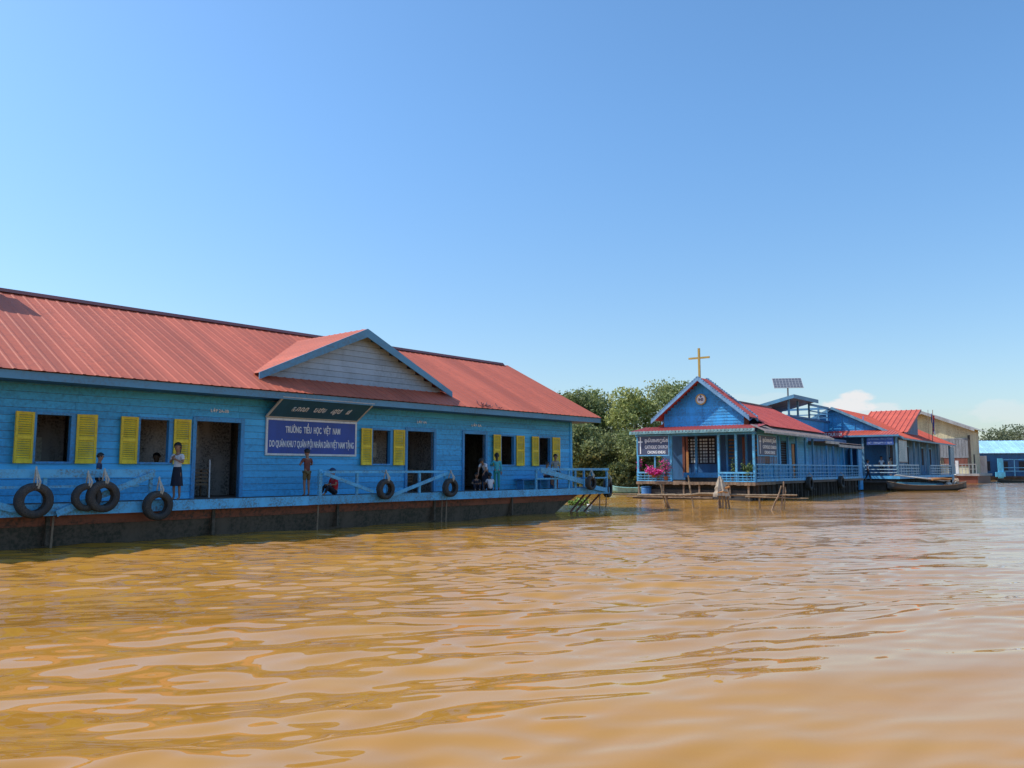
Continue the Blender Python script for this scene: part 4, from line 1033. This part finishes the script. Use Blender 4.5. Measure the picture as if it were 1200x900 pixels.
# ================================================================== BLUE ROOF HOUSES (far right)
def blue_house(label, P, rz, L, D_, ez, rz_, roofm, wallm, grp=None):
    o = thing('blue_roof_house', label, 'house', P, rz)
    m = MB(); m.add([(-.3, -.4, ez), (L + .5, -.4, ez), (L - 3.2, D_ / 2, rz_), (-.3, D_ / 2, rz_), (-.3, D_ + .4, ez), (L + .5, D_ + .4, ez)], [(0, 1, 2, 3), (1, 5, 2), (5, 4, 3, 2)])
    for k in range(int(L / .8)):
        x = k * .8; t1 = 1 if x < L - 3.2 else max(.05, (L + .5 - x) / 3.7)
        m.bar((x, -.4, ez + .03), (x if t1 == 1 else x, -.4 + (D_ / 2 + .4) * t1, ez + (rz_ - ez) * t1 + .03), .05, .05)
    m.build('roof', roofm, o)
    m = MB(); m.box(0, L, 0, D_, .6, ez - .05); m.build('wall', wallm, o)
    m = MB(); m.box(-.4, L + .4, -1.2, D_ + .3, .35, .6); m.build('deck', M['dwood'], o)
    m = MB(); m.box(-.2, L + .2, -1.0, D_, -.3, .35); m.build('float', M['hullb'], o)
    m = MB()
    for k in range(5): x = 1 + k * (L - 2) / 5; m.box(x, x + .9, -.06, -.001, 1.4, 2.8)
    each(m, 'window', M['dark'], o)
    return o
P1 = Vector((69.5, 122, 0))
bh = blue_house('floating house with a pale sky blue hipped roof and cyan painted posts at the right', P1, R(-12), 14, 9, 4.0, 6.0, M['skyroof'], M['dblue'])
m = MB(); m.box(2.4, 3.1, -1.6, -1.5, .3, 3.2); m.box(2.0, 3.3, -1.75, -1.6, .5, 1.2); m.build('cyan_gate', M['cyan'], bh)
m = MB()
for k in range(7): m.box(3.2 + k * 1.5, 3.28 + k * 1.5, -1.3, -1.22, .6, 3.1)
for z in (1.3, 1.8, 3.0): m.box(3.2, 13.5, -1.3, -1.24, z, z + .08)
each(m, 'rail', M['cpale'], bh)
m = MB(); m.box(-.6, .0, -.9, 4, .5, 3.7); m.box(.02, 1.3, -.6, -.4, .5, 3.6); m.build('side_shack', M['greymetal'], bh)
blue_house('second floating house further off with a darker blue roof at the right edge', Vector((91, 146, 0)), R(-12), 16, 9, 4.4, 6.5, M['midroof'], M['dblue'])

# ================================================================== BOATS
def boat(name, label, P, rz, L, W, H, mat, inner, lift=.35):
    o = thing(name, label, 'boat', P, rz); m = MB(); n = 18; k = 7; vs = []
    for i in range(n + 1):
        t = i / n * 2 - 1; w = W / 2 * (1 - abs(t) ** 3.2) ** .7 + .03; rise = lift * abs(t) ** 3
        for j in range(k):
            a = math.pi * j / (k - 1); vs.append((t * L / 2, -math.cos(a) * w, H + rise - math.sin(a) ** .7 * (H + .12)))
    off_ = len(vs)
    for i in range(n + 1):
        t = i / n * 2 - 1; w = max(.01, W / 2 * (1 - abs(t) ** 3.2) ** .7 + .03 - .035); rise = lift * abs(t) ** 3
        for j in range(k):
            a = math.pi * j / (k - 1); vs.append((t * L / 2 * .985, -math.cos(a) * w, H + rise - math.sin(a) ** .7 * (H - .02)))
    fs = []
    for b_ in (0, off_):
        for i in range(n):
            for j in range(k - 1): q = (b_ + i * k + j, b_ + (i + 1) * k + j, b_ + (i + 1) * k + j + 1, b_ + i * k + j + 1); fs.append(q if b_ else q[::-1])
    for i in range(n):
        for j in (0, k - 1): fs.append((i * k + j, (i + 1) * k + j, off_ + (i + 1) * k + j, off_ + i * k + j))
    for i in (0, n):
        for j in range(k - 1): fs.append((i * k + j, i * k + j + 1, off_ + i * k + j + 1, off_ + i * k + j))
    m.add(vs, fs); fixn(m.build('hull', mat, o))
    m = MB()
    for t in (-.5, -.1, .3, .65):
        w = W / 2 * (1 - abs(t) ** 3.2) ** .7; m.box(t * L / 2 - .1, t * L / 2 + .1, -w, w, H - .06, H - .02)
    each(m, 'thwart', inner, o)
    m = MB()
    for sg in (-1, 1):
        pts = []
        for i in range(n + 1):
            t = i / n * 2 - 1; w = W / 2 * (1 - abs(t) ** 3.2) ** .7 + .03; pts.append((t * L / 2, sg * w, H + lift * abs(t) ** 3 + .01))
        m.tube(pts, .03, 6)
    m.build('gunwale', inner, o)
    return o
boat('rowing_boat', 'small mint green boat moored between the school deck and the church', (8.4, 55.5, 0), R(-8), 3.6, 1.2, .34, M['mint'], M['mint'], .2)
bt = boat('long_boat', 'long dark wooden boat loaded with poles in front of the orange roofed house', (31.5, 62.0, 0), R(5), 6.3, 1.15, .38, M['boat'], M['wood'], .3)
m = MB(); m.add([(-2.4, -.45, .42), (1.2, -.45, .42), (1.2, .45, .42), (-2.4, .45, .42), (-2.3, -.1, .62), (1.1, -.1, .58), (1.1, .1, .55), (-2.3, .1, .66)], [(0, 1, 5, 4), (1, 2, 6, 5), (2, 3, 7, 6), (3, 0, 4, 7), (4, 5, 6, 7)]); m.build('tarpaulin', M['tarp'], bt)
pb = thing('timber_poles', 'bundle of pale peeled timber poles lying across the long dark boat', 'timber', (31.3, 62.0, .72), R(4))
m = MB(); rr = random.Random(31)
for k in range(6):
    j = rr.uniform(-.04, .04); m.tube([(-2.4 + rr.uniform(0, .7), -.22 + k * .08, .46 + rr.uniform(-.06, .05)), (-.9, -.2 + k * .08 + j, .30 + j), (.6, -.18 + k * .07, .08 + rr.uniform(0, .08)), (1.7 + rr.uniform(-.4, .5), -.2 + k * .07, .02)], [.03, .036, .042, .05], 7)
each(m, 'pole', M['cloth'], pb)
m = MB()
for k in range(6): m.tube([(.5 + rr.uniform(-.25, .3), -.3 + k * .1, .08 + rr.uniform(0, .12)), (1.3, -.3 + k * .1 + rr.uniform(-.03, .03), .1 + rr.uniform(0, .1)), (2.1 + rr.uniform(-.3, .2), -.3 + k * .1, .06 + rr.uniform(0, .12))], rr.uniform(.045, .07), 8)
each(m, 'peeled_log', M['orangewood'], pb)
BOATF = Frame(84, 0, 0); BOATF.o = Vector((33.95, 62.15, 0)); BOATF.u = Vector((1, 0, 0)); BOATF.n = Vector((0, -1, 0)); BOATF.rz = 0
person('person with pale hat sitting bent forward in the stern of the long boat', BOATF, 0, 0, .36, 1.62, shift(SITG, ['chest', 'nb', 'neck', 'h1', 'h2', 'h3', 'shL', 'shR'], (0, -.05, -.01)), -R(80), 'tan', 'greyc', sleeves='long', cap='cloth')
sk = thing('sack', 'small pale sack on the stern of the long boat beside the seated person', 'sack', (33.2, 62.1, .40), .3)
m = MB(); m.lathe([(0, 0), (.2, .02), (.24, .1), (.18, .2), (.06, .26), (0, .26)], 12); m.build('bag', M['cloth'], sk, smooth=True)
m = MB(); m.lathe([(.05, .25), (.06, .27), (.1, .31), (.0, .3)], 8); m.build('knot', M['rope'], sk)
bk = thing('basket', 'round woven basket on a post by the dark gangway left of the long boat', 'basket', BF.P(-.6, -.5, .4), 0)
m = MB(); m.lathe([(0, 0), (.25, .02), (.33, .16), (.34, .2), (.28, .2), (.2, .06), (0, .05)], 16); m.build('bowl', M['cloth'], bk)
m = MB(); m.tube([(0, 0, -.8), (0, 0, .02)], .04, 6); m.build('post', M['dwood'], bk)
# small skiff near the warehouse
boat('skiff', 'low dark skiff lying beyond the long boat beside the warehouse pontoon', (61.5, 99, 0), R(-6), 5, 1.1, .25, M['boat'], M['wood'], .2)

# ================================================================== BAMBOO FRAME in the water
ff = thing('bamboo_fence', 'low bamboo pole rail on crooked stakes standing in the water before the church', 'fence', (8.2, 32.9, 0), 0)
O_ = Vector((8.2, 32.9, 0))
def L3(x, y, z): return Vector((x, y, z)) - O_
def crook(m, a, b, r0, r1, seed):
    rr = random.Random(seed); a = Vector(a); b = Vector(b); pts = []; n = 7
    for i in range(n + 1):
        t = i / n; p = a.lerp(b, t) + Vector((rr.gauss(0, .012), rr.gauss(0, .012), rr.gauss(0, .012))) * (1 if 0 < i < n else 0); pts.append(p)
    m.tube(pts, [r0 + (r1 - r0) * i / n + rr.uniform(-.003, .006) for i in range(n + 1)], 8)
m = MB()
crook(m, L3(5.3, 34.6, .50), L3(8.7, 33.3, .60), .04, .055, 1); crook(m, L3(7.2, 33.9, .56), L3(11.3, 32.4, .58), .05, .035, 2)
crook(m, L3(2.4 + 2.0, 35.6, .52), L3(6.8, 34.1, .55), .03, .035, 3); crook(m, L3(9.4, 33.0, .5), L3(11.7, 32.3, .46), .03, .02, 4)
m.build('rail', M['bamboo'], ff)
for i, (a, b) in enumerate([((6.55, 34.4, -.5), (6.25, 34.4, .98)), ((6.75, 34.2, -.5), (6.35, 34.3, .7)), ((6.62, 34.5, -.5), (6.5, 34.4, .62)), ((7.55, 33.8, -.5), (7.3, 33.8, 1.35)),
    ((8.35, 33.4, -.5), (8.5, 33.3, .9)), ((8.5, 33.4, -.5), (8.45, 33.3, .85)), ((8.62, 33.4, -.5), (8.55, 33.3, .9)), ((8.8, 33.3, -.5), (8.6, 33.3, .85)), ((8.9, 33.3, -.5), (8.72, 33.3, .82)),
    ((9.95, 32.9, -.5), (9.95, 32.9, .6)), ((10.2, 32.7, -.5), (10.75, 32.6, .95)), ((10.65, 32.6, -.5), (10.85, 32.6, 1.12)), ((10.8, 32.55, -.5), (10.9, 32.6, .9))]):
    m = MB(); crook(m, L3(*a), L3(*b), .038, .03, 20 + i); m.build('stake', M['wood'] if i % 3 else M['bamboo'], ff)
sc = thing('cloth_bundle', 'pale ragged cloth bundle draped over the cluster of stakes in the water', 'cloth', (8.52, 33.25, .55), 0)
m = MB(); vs = []; rr = random.Random(9)
for j in range(9):
    t = j / 8; rad = .26 * (1 - t) ** .8 + .03
    for i in range(14):
        a = 2 * math.pi * i / 14; k = rad * (1 + .22 * math.sin(i * 3) + rr.uniform(-.08, .08)); vs.append((math.cos(a) * k * 1.0 - t * .05, math.sin(a) * k * .6, -.02 + t * .80 + (rr.uniform(-.05, .02) if j == 0 else 0)))
m.add(vs, [(j * 14 + i, j * 14 + (i + 1) % 14, (j + 1) * 14 + (i + 1) % 14, (j + 1) * 14 + i) for j in range(8) for i in range(14)]); m.build('sheet', M['concrete'], sc)
m = MB(); m.tube([(-.2, -.1, .1), (0, -.18, .16), (.22, -.08, .12)], .03, 6); m.tube([(.12, -.1, .3), (.3, -.1, .35)], .05, 6); m.build('tied_rope', M['orangewood'], sc)
fb = thing('plastic_bottle', 'white plastic bottle floating near the struts at the right end of the school', 'bottle', (3.45, 36.4, 0), 0)
m = MB(); m.lathe([(0, -.12), (.06, -.12), (.07, -.05), (.07, .06), (.03, .12), (.02, .14), (0, .14)], 12, 'x'); m.build('bottle_body', M['white'], fb, smooth=True)
m = MB(); m.lathe([(0, .14), (.025, .14), (.025, .17), (0, .17)], 10, 'x'); m.build('cap', M['bluep'], fb)
wp = plant('water_plant', 'tuft of bright green water weed under the right end of the school deck', 'plant', (2.95, 36.9, -.12), 0, .5, .38, 420, 'plant', .12, None, 12, pot=False)
for c_ in wp.children:
    if c_.name.startswith('foliage'): c_.data.materials[0] = M['greenw']

# ================================================================== TREES
def leafcloud(m_v, m_f, rng, centres, radii, n, size, droop=.0):
    pass
def tree(name, label, P, h, r, seed, mat, n=9000, ls=.17, low=.12, sparse=0, cat='tree', group='trees of the flooded forest behind the houses', trunk=True):
    o = thing(name, label, cat, P, 0, group); rr = random.Random(seed); g = np.random.default_rng(seed)
    cs = []; nc = 46
    for k in range(nc):
        t = rr.uniform(low, .93); a = rr.uniform(0, 6.28); env = math.sin(math.pi * min(1, (t + .12) * .86)) ** .6
        rad = r * env * rr.uniform(.2, .95); cs.append((math.cos(a) * rad, math.sin(a) * rad, h * t, r * rr.uniform(.22, .36)))
    cs.append((0, 0, h * .86, r * .3)); cs.append((rr.uniform(-.3, .3) * r, 0, h * .93, r * .16))
    C = np.array(cs); w = C[:, 3] ** 2; idx = g.choice(len(C), n, p=w / w.sum())
    d = g.normal(size=(n, 3)); d /= np.linalg.norm(d, axis=1)[:, None]
    rad = C[idx, 3] * (g.uniform(.55, 1.12, n) ** .8)
    p = C[idx, :3] + d * rad[:, None] * np.array([1, 1, .8]) + g.normal(0, .05 * r, (n, 3)) * .5
    stray = g.random(n) < .06; p[stray] += g.normal(0, .14 * r, (stray.sum(), 3))
    p[:, 2] = np.clip(p[:, 2], .1, h * 1.03)
    a = g.normal(size=(n, 3)) + np.array([0, 0, -.2]); a /= np.linalg.norm(a, axis=1)[:, None]
    b = np.cross(a, g.normal(size=(n, 3))); b /= np.linalg.norm(b, axis=1)[:, None]
    L = ls * g.uniform(.5, 1.4, n)[:, None]
    V = np.stack([p - a * L * .5, p + b * L * .28, p + a * L * .5, p - b * L * .28], 1).reshape(-1, 3)
    me = bpy.data.meshes.new('crown'); me.vertices.add(4 * n); me.vertices.foreach_set('co', V.ravel())
    me.loops.add(4 * n); me.loops.foreach_set('vertex_index', np.arange(4 * n)); me.polygons.add(n)
    me.polygons.foreach_set('loop_start', np.arange(n) * 4); me.update(calc_edges=True); me.validate()
    me.materials.append(M[mat]); c = bpy.data.objects.new('crown', me); COL.objects.link(c); c.parent = o
    m = MB(); top = Vector((rr.uniform(-.1, .1) * r, rr.uniform(-.1, .1) * r, h * .72))
    m.tube([(0, 0, -.5), (rr.uniform(-.1, .1), 0, h * .2), (top.x * .6, top.y * .6, h * .45), top], [.16 * h / 9, .13 * h / 9, .09 * h / 9, .04], 8)
    for k in range(min(16, len(cs))):
        x, y, z, q = cs[k]; s_ = Vector((top.x * .4, top.y * .4, h * rr.uniform(.08, .45))); e = Vector((x, y, z)); md = s_.lerp(e, .5) + Vector((0, 0, -.03 * h))
        m.tube([s_, md, e, e + (e - md).normalized() * q * 1.1], [.06 * h / 9, .04 * h / 9, .022, .008], 5)
    m.build('trunk', M['bark'], o)
    return o
# (x, y, height, radius, material, leaves, label)
TR = [
 (5.0, 68, 8.4, 3.4, 'leafB', 12000, 'dark olive tree rising just behind the right end of the school roof'),
 (7.0, 70, 8.9, 3.5, 'leafA', 10000, 'mid green tree in the dip of the treeline between school and church'),
 (10.3, 66, 8.3, 3.0, 'leafC', 10000, 'yellow green tree with a bright lower crown left of the church'),
 (13.5, 69, 9.3, 3.9, 'leafA', 12000, 'broad olive tree behind the front gable of the church'),
 (17.3, 73, 9.6, 3.2, 'leafC', 9000, 'pale green tree partly hidden by the left rake of the church gable'),
 (5.0, 62, 5.2, 3.0, 'leafB', 9000, 'low shaded thicket tree directly behind the school deck end'),
 (8.7, 61, 4.6, 2.6, 'leafB', 8000, 'low dark bush tree standing in the water behind the mint green boat'),
 (1.5, 66, 6.8, 3.2, 'leafB', 7000, 'dark tree hidden mostly by the school roof, left of the olive one'),
 (-3.7, 64, 10.4, 2.4, 'leafA', 1200, 'thin topped tree whose bare twigs show just over the school ridge'),
 (12.6, 60, 4.2, 2.3, 'leafA', 6000, 'low olive bush beside the left posts of the church porch'),
 (24.4, 84, 7.2, 3.0, 'leafA', 5000, 'small tree glimpsed through the posts of the terrace'),
]
for i, (x, y, h, r, mt, n, lb) in enumerate(TR):
    tree('broadleaf_tree' if h > 6 else 'bush', lb, (x, y, 0), h * .96, r, 40 + i, mt, int(n * 1.5), .25, low=.03, cat='tree' if h > 6 else 'bush')
FT = [(121, 205, 11.6, 7), (130, 208, 12.6, 8), (142, 208, 12.8, 8), (156, 214, 12.6, 9), (116, 210, 10.2, 6)]
FL = ['far pale tree just right of the warehouse roof', 'far rounded tree above the middle of the sky blue roof', 'far tallest tree above the second blue roof', 'far tree at the extreme right above the blue roofs', 'far low tree half hidden behind the warehouse roof']
for i, (x, y, h, r) in enumerate(FT):
    tree('far_tree', FL[i], (x, y, 0), h, r, 80 + i, 'far', 5000, .6, low=.1, group='trees on the far right bank')
# far-off wood along the horizon (one mass)
def wood(name, label, pts, h, n, ls, seed):
    g = np.random.default_rng(seed); P = np.array(pts, float); seg = np.diff(P, axis=0); ln = np.linalg.norm(seg, axis=1); cum = np.r_[0, np.cumsum(ln)]
    t = g.uniform(0, cum[-1], n); i = np.clip(np.searchsorted(cum, t) - 1, 0, len(seg) - 1); f = (t - cum[i]) / ln[i]
    q = P[i] + seg[i] * f[:, None]; hh = h * (.72 + .16 * np.sin(t / 9) + .12 * np.sin(t / 3.7 + 2) + .1 * np.sin(t / 1.9))
    z = hh * np.sqrt(g.uniform(0, 1, n)); p = np.c_[q[:, 0] + g.normal(0, 4, n), q[:, 1] + g.normal(0, 4, n), z]
    a = g.normal(size=(n, 3)); a /= np.linalg.norm(a, axis=1)[:, None]; b = np.cross(a, g.normal(size=(n, 3))); b /= np.linalg.norm(b, axis=1)[:, None]
    L = ls * g.uniform(.5, 1.4, n)[:, None]
    V = np.stack([p - a * L * .5, p + b * L * .3, p + a * L * .5, p - b * L * .3], 1).reshape(-1, 3)
    me = bpy.data.meshes.new(name); me.vertices.add(4 * n); me.vertices.foreach_set('co', V.ravel()); me.loops.add(4 * n); me.loops.foreach_set('vertex_index', np.arange(4 * n))
    me.polygons.add(n); me.polygons.foreach_set('loop_start', np.arange(n) * 4); me.update(calc_edges=True); me.materials.append(M['far'])
    o = bpy.data.objects.new(name, me); COL.objects.link(o); return tag(o, label, 'woodland', kind='stuff')
wood('far_wood', 'hazy far-off band of woodland along the horizon behind the houses', [(-160, 170), (-60, 120), (0, 105), (40, 118), (80, 170), (105, 215), (180, 222), (300, 240)], 8.2, 45000, .9, 5)

# ================================================================== SETTING: bank, water, sky
m = MB(); m.add([(-3000, 120, .12), (-170, 120, .12), (-60, 84, .12), (20, 84, .12), (60, 130, .12), (100, 205, .12), (320, 225, .12), (3500, 260, .12), (3500, 4000, .12), (-3000, 4000, .12)], [(0, 1, 2, 3, 4, 5, 6, 7, 8, 9)])
tag(m.build('river_bank', flat('bank_mud', (.16, .15, .07), .95, .4, .3), None), kind='structure')

def graded(fine_a, fine_b, d, far_a, far_b, g=1.045, dmax=60):
    a = list(np.arange(fine_a, fine_b + 1e-6, d)); s_ = d; x = fine_b
    while x < far_b: s_ = min(s_ * g, dmax); x += s_; a.append(x)
    s_ = d; x = fine_a
    while x > far_a: s_ = min(s_ * g, dmax); x -= s_; a.insert(0, x)
    return np.array(a)
gx = graded(-7, 8, .032, -1500, 3200, 1.022); gy = graded(3.0, 17, .034, -120, 3200, 1.014)
XX, YY = np.meshgrid(gx, gy); SX = np.gradient(gx)[None, :]; SY = np.gradient(gy)[:, None]; SP = np.maximum(SX, SY) + 0 * XX
g = np.random.default_rng(21); Z = np.zeros_like(XX)
wx = XX + .35 * np.sin(YY * .31 + XX * .17) + .25 * np.sin(XX * .43 - YY * .12); wy = YY + .3 * np.sin(XX * .27 + 1.3) + .22 * np.sin(YY * .37 + XX * .21)
env = .75 + .35 * np.sin(XX * .11 + YY * .07 + 1) * np.sin(YY * .13 - XX * .05)
env2 = np.clip(.95 + .55 * np.sin(XX * .33 + YY * .21 + 2.1) * np.sin(YY * .41 - XX * .19) + .3 * np.sin(XX * .13 - YY * .29 + .7), .3, 1.7)
for k in range(150):
    small = k % 3 != 0
    lam = float(np.exp(g.uniform(np.log(.17), np.log(.95)))) if small else float(np.exp(g.uniform(np.log(.95), np.log(5.5))))
    ang = R(g.normal(106, 22 if small else 13)); ph = g.uniform(0, 6.28)
    slope = .0165 if small else .009
    amp = slope * lam / (2 * math.pi); kx, ky = 2 * math.pi / lam * math.cos(ang), 2 * math.pi / lam * math.sin(ang)
    fade = np.clip((lam / SP - 3) / 3, 0, 1)
    Z += amp * np.sin(kx * wx + ky * wy + ph) * fade * (env2 if small else env)
Z += .035 * np.exp(-((YY - 3.6 - .25 * (XX - 3.0)) / .55) ** 2) * np.clip((XX - .6) / 2.2, 0, 1)
nx, ny = len(gx), len(gy); V = np.stack([XX, YY, Z], -1).reshape(-1, 3)
i0 = (np.arange(ny - 1)[:, None] * nx + np.arange(nx - 1)[None, :]).ravel(); F = np.stack([i0, i0 + 1, i0 + nx + 1, i0 + nx], 1)
me = bpy.data.meshes.new('water'); me.vertices.add(len(V)); me.vertices.foreach_set('co', V.ravel()); me.loops.add(F.size); me.loops.foreach_set('vertex_index', F.ravel())
me.polygons.add(len(F)); me.polygons.foreach_set('loop_start', np.arange(len(F)) * 4); me.polygons.foreach_set('use_smooth', np.ones(len(F), bool)); me.update(calc_edges=True)
wm, nt, b = nodes('muddy_river_water')
f = noise(nt, .06, 4, .6, (1, 2.2, 1)); f3 = noise(nt, .9, 3, .55, (1, 2.5, 1))
c = mixc(nt, ramp(nt, f, [(.3, 0), (.7, 1)]), (.43, .19, .022), (.51, .25, .04))
c = mixc(nt, ramp(nt, f3, [(.35, 0), (.75, .35)]), c, (.50, .28, .07))
nt.links.new(c, b.inputs['Base Color']); b.inputs['Roughness'].default_value = .008; b.inputs['IOR'].default_value = 1.43
cd = nt.nodes.new('ShaderNodeTexCoord'); sep = nt.nodes.new('ShaderNodeSeparateXYZ'); nt.links.new(cd.outputs['Object'], sep.inputs[0])
mr = nt.nodes.new('ShaderNodeMapRange'); mr.inputs[1].default_value = 13; mr.inputs[2].default_value = 42; mr.inputs[3].default_value = .012; mr.inputs[4].default_value = .9; nt.links.new(sep.outputs['Y'], mr.inputs[0])
rip = noise(nt, 2.9, 4, .52, (1, 2.3, 1)); patch = noise(nt, .12, 2, .5, (1, 2, 1))
mu = nt.nodes.new('ShaderNodeMath'); mu.operation = 'MULTIPLY'; nt.links.new(mr.outputs[0], mu.inputs[0]); nt.links.new(ramp(nt, patch, [(.35, .25), (.65, 1)]), mu.inputs[1])
bp = nt.nodes.new('ShaderNodeBump'); bp.inputs['Distance'].default_value = .06; nt.links.new(rip, bp.inputs['Height']); nt.links.new(mu.outputs[0], bp.inputs['Strength']); nt.links.new(bp.outputs[0], b.inputs['Normal'])
me.materials.append(wm); wo = bpy.data.objects.new('water', me); COL.objects.link(wo); tag(wo, kind='structure')

# sun and sky
to_sun = Vector((-.86, .12, 1.0)).normalized()
ld = bpy.data.lights.new('sun', 'SUN'); ld.energy = 4.4; ld.angle = R(.5); ld.color = (1, .95, .86)
lo = bpy.data.objects.new('sun', ld); COL.objects.link(lo); lo.rotation_euler = to_sun.to_track_quat('Z', 'Y').to_euler()
w = bpy.data.worlds.new('World'); scene.world = w; w.use_nodes = True; nt = w.node_tree
bg = nt.nodes['Background']; sk_ = nt.nodes.new('ShaderNodeTexSky'); sk_.sky_type = 'NISHITA'; sk_.sun_disc = False
sk_.sun_elevation = math.asin(to_sun.z); sk_.sun_rotation = math.atan2(to_sun.x, to_sun.y); sk_.air_density = 1.0; sk_.dust_density = .9; sk_.ozone_density = 2.2
SKY = .15
tc = nt.nodes.new('ShaderNodeTexCoord'); sp_ = nt.nodes.new('ShaderNodeSeparateXYZ'); nt.links.new(tc.outputs['Generated'], sp_.inputs[0])
def mth(op, a, b_=None):
    n = nt.nodes.new('ShaderNodeMath'); n.operation = op
    for i, v in enumerate((a, b_)):
        if v is None: continue
        if isinstance(v, (int, float)): n.inputs[i].default_value = v
        else: nt.links.new(v, n.inputs[i])
    return n.outputs[0]
az = mth('ARCTAN2', sp_.outputs[0], sp_.outputs[1]); el = mth('ARCSINE', sp_.outputs[2])
mp = nt.nodes.new('ShaderNodeMapping'); mp.inputs['Scale'].default_value = (1, 1, 2.2); nt.links.new(tc.outputs['Generated'], mp.inputs[0])
nz = nt.nodes.new('ShaderNodeTexNoise'); nz.inputs['Scale'].default_value = 26; nz.inputs['Detail'].default_value = 7; nz.inputs['Roughness'].default_value = .58; nt.links.new(mp.outputs[0], nz.inputs['Vector'])
total = None
for (a0, e0, wa, we, st) in ((22.7, 4.3, 1.8, .8, 1.0), (24.2, 3.8, 1.8, .6, .5), (31.2, 3.4, 2.8, .9, .3), (17.0, 4.6, 4.0, .6, .18), (48, 5, 9, 1.5, .6), (-48, 5, 9, 1.0, .5)):
    dx = mth('DIVIDE', mth('SUBTRACT', az, R(a0)), R(wa)); dy = mth('DIVIDE', mth('SUBTRACT', el, R(e0)), R(we))
    r2 = mth('ADD', mth('MULTIPLY', dx, dx), mth('MULTIPLY', dy, dy))
    v = mth('SUBTRACT', mth('ADD', nz.outputs['Fac'], .22), mth('MULTIPLY', r2, .30))
    mr = nt.nodes.new('ShaderNodeMapRange'); mr.interpolation_type = 'SMOOTHSTEP'; mr.inputs[1].default_value = .42; mr.inputs[2].default_value = .62; mr.inputs[4].default_value = st; nt.links.new(v, mr.inputs[0])
    total = mr.outputs[0] if total is None else mth('MAXIMUM', total, mr.outputs[0])
hz = nt.nodes.new('ShaderNodeMapRange'); hz.inputs[1].default_value = 0; hz.inputs[2].default_value = R(30); hz.inputs[3].default_value = .5; hz.inputs[4].default_value = 0; nt.links.new(el, hz.inputs[0])
mixd = nt.nodes.new('ShaderNodeMix'); mixd.data_type = 'RGBA'; nt.links.new(total, mixd.inputs[0]); hs_ = nt.nodes.new('ShaderNodeHueSaturation'); hs_.inputs['Saturation'].default_value = 1.08; hs_.inputs['Value'].default_value = 1.24; hs_.inputs['Hue'].default_value = .491; nt.links.new(sk_.outputs[0], hs_.inputs['Color'])
tg = nt.nodes.new('ShaderNodeMapRange'); tg.interpolation_type = 'SMOOTHSTEP'; tg.inputs[1].default_value = 0; tg.inputs[2].default_value = R(26); nt.links.new(el, tg.inputs[0])
tint = mixc(nt, tg.outputs[0], (.80, .83, .88), (.84, 1.0, 1.17)); hs_o = mixc(nt, 1.0, hs_.outputs[0], tint, 'MULTIPLY'); nt.links.new(hs_o, mixd.inputs[6]); mixd.inputs[7].default_value = (5.6, 5.65, 5.75, 1)
nt.links.new(mixd.outputs[2], bg.inputs[0]); bg.inputs[1].default_value = SKY

# camera: 1.6 m above the water, looking slightly up
cam = bpy.data.cameras.new('camera'); co = bpy.data.objects.new('camera', cam); COL.objects.link(co)
cam.sensor_width = 36; cam.lens = 950 / 1200 * 36; cam.clip_end = 6000; cam.clip_start = .1
co.location = (0, 0, 1.6); co.rotation_euler = (R(90) + math.atan(100 / 950), 0, 0)
scene.camera = co
scene.view_settings.view_transform = 'Standard'; scene.view_settings.look = 'None'; scene.view_settings.exposure = 0
scene.cycles.max_bounces = 8
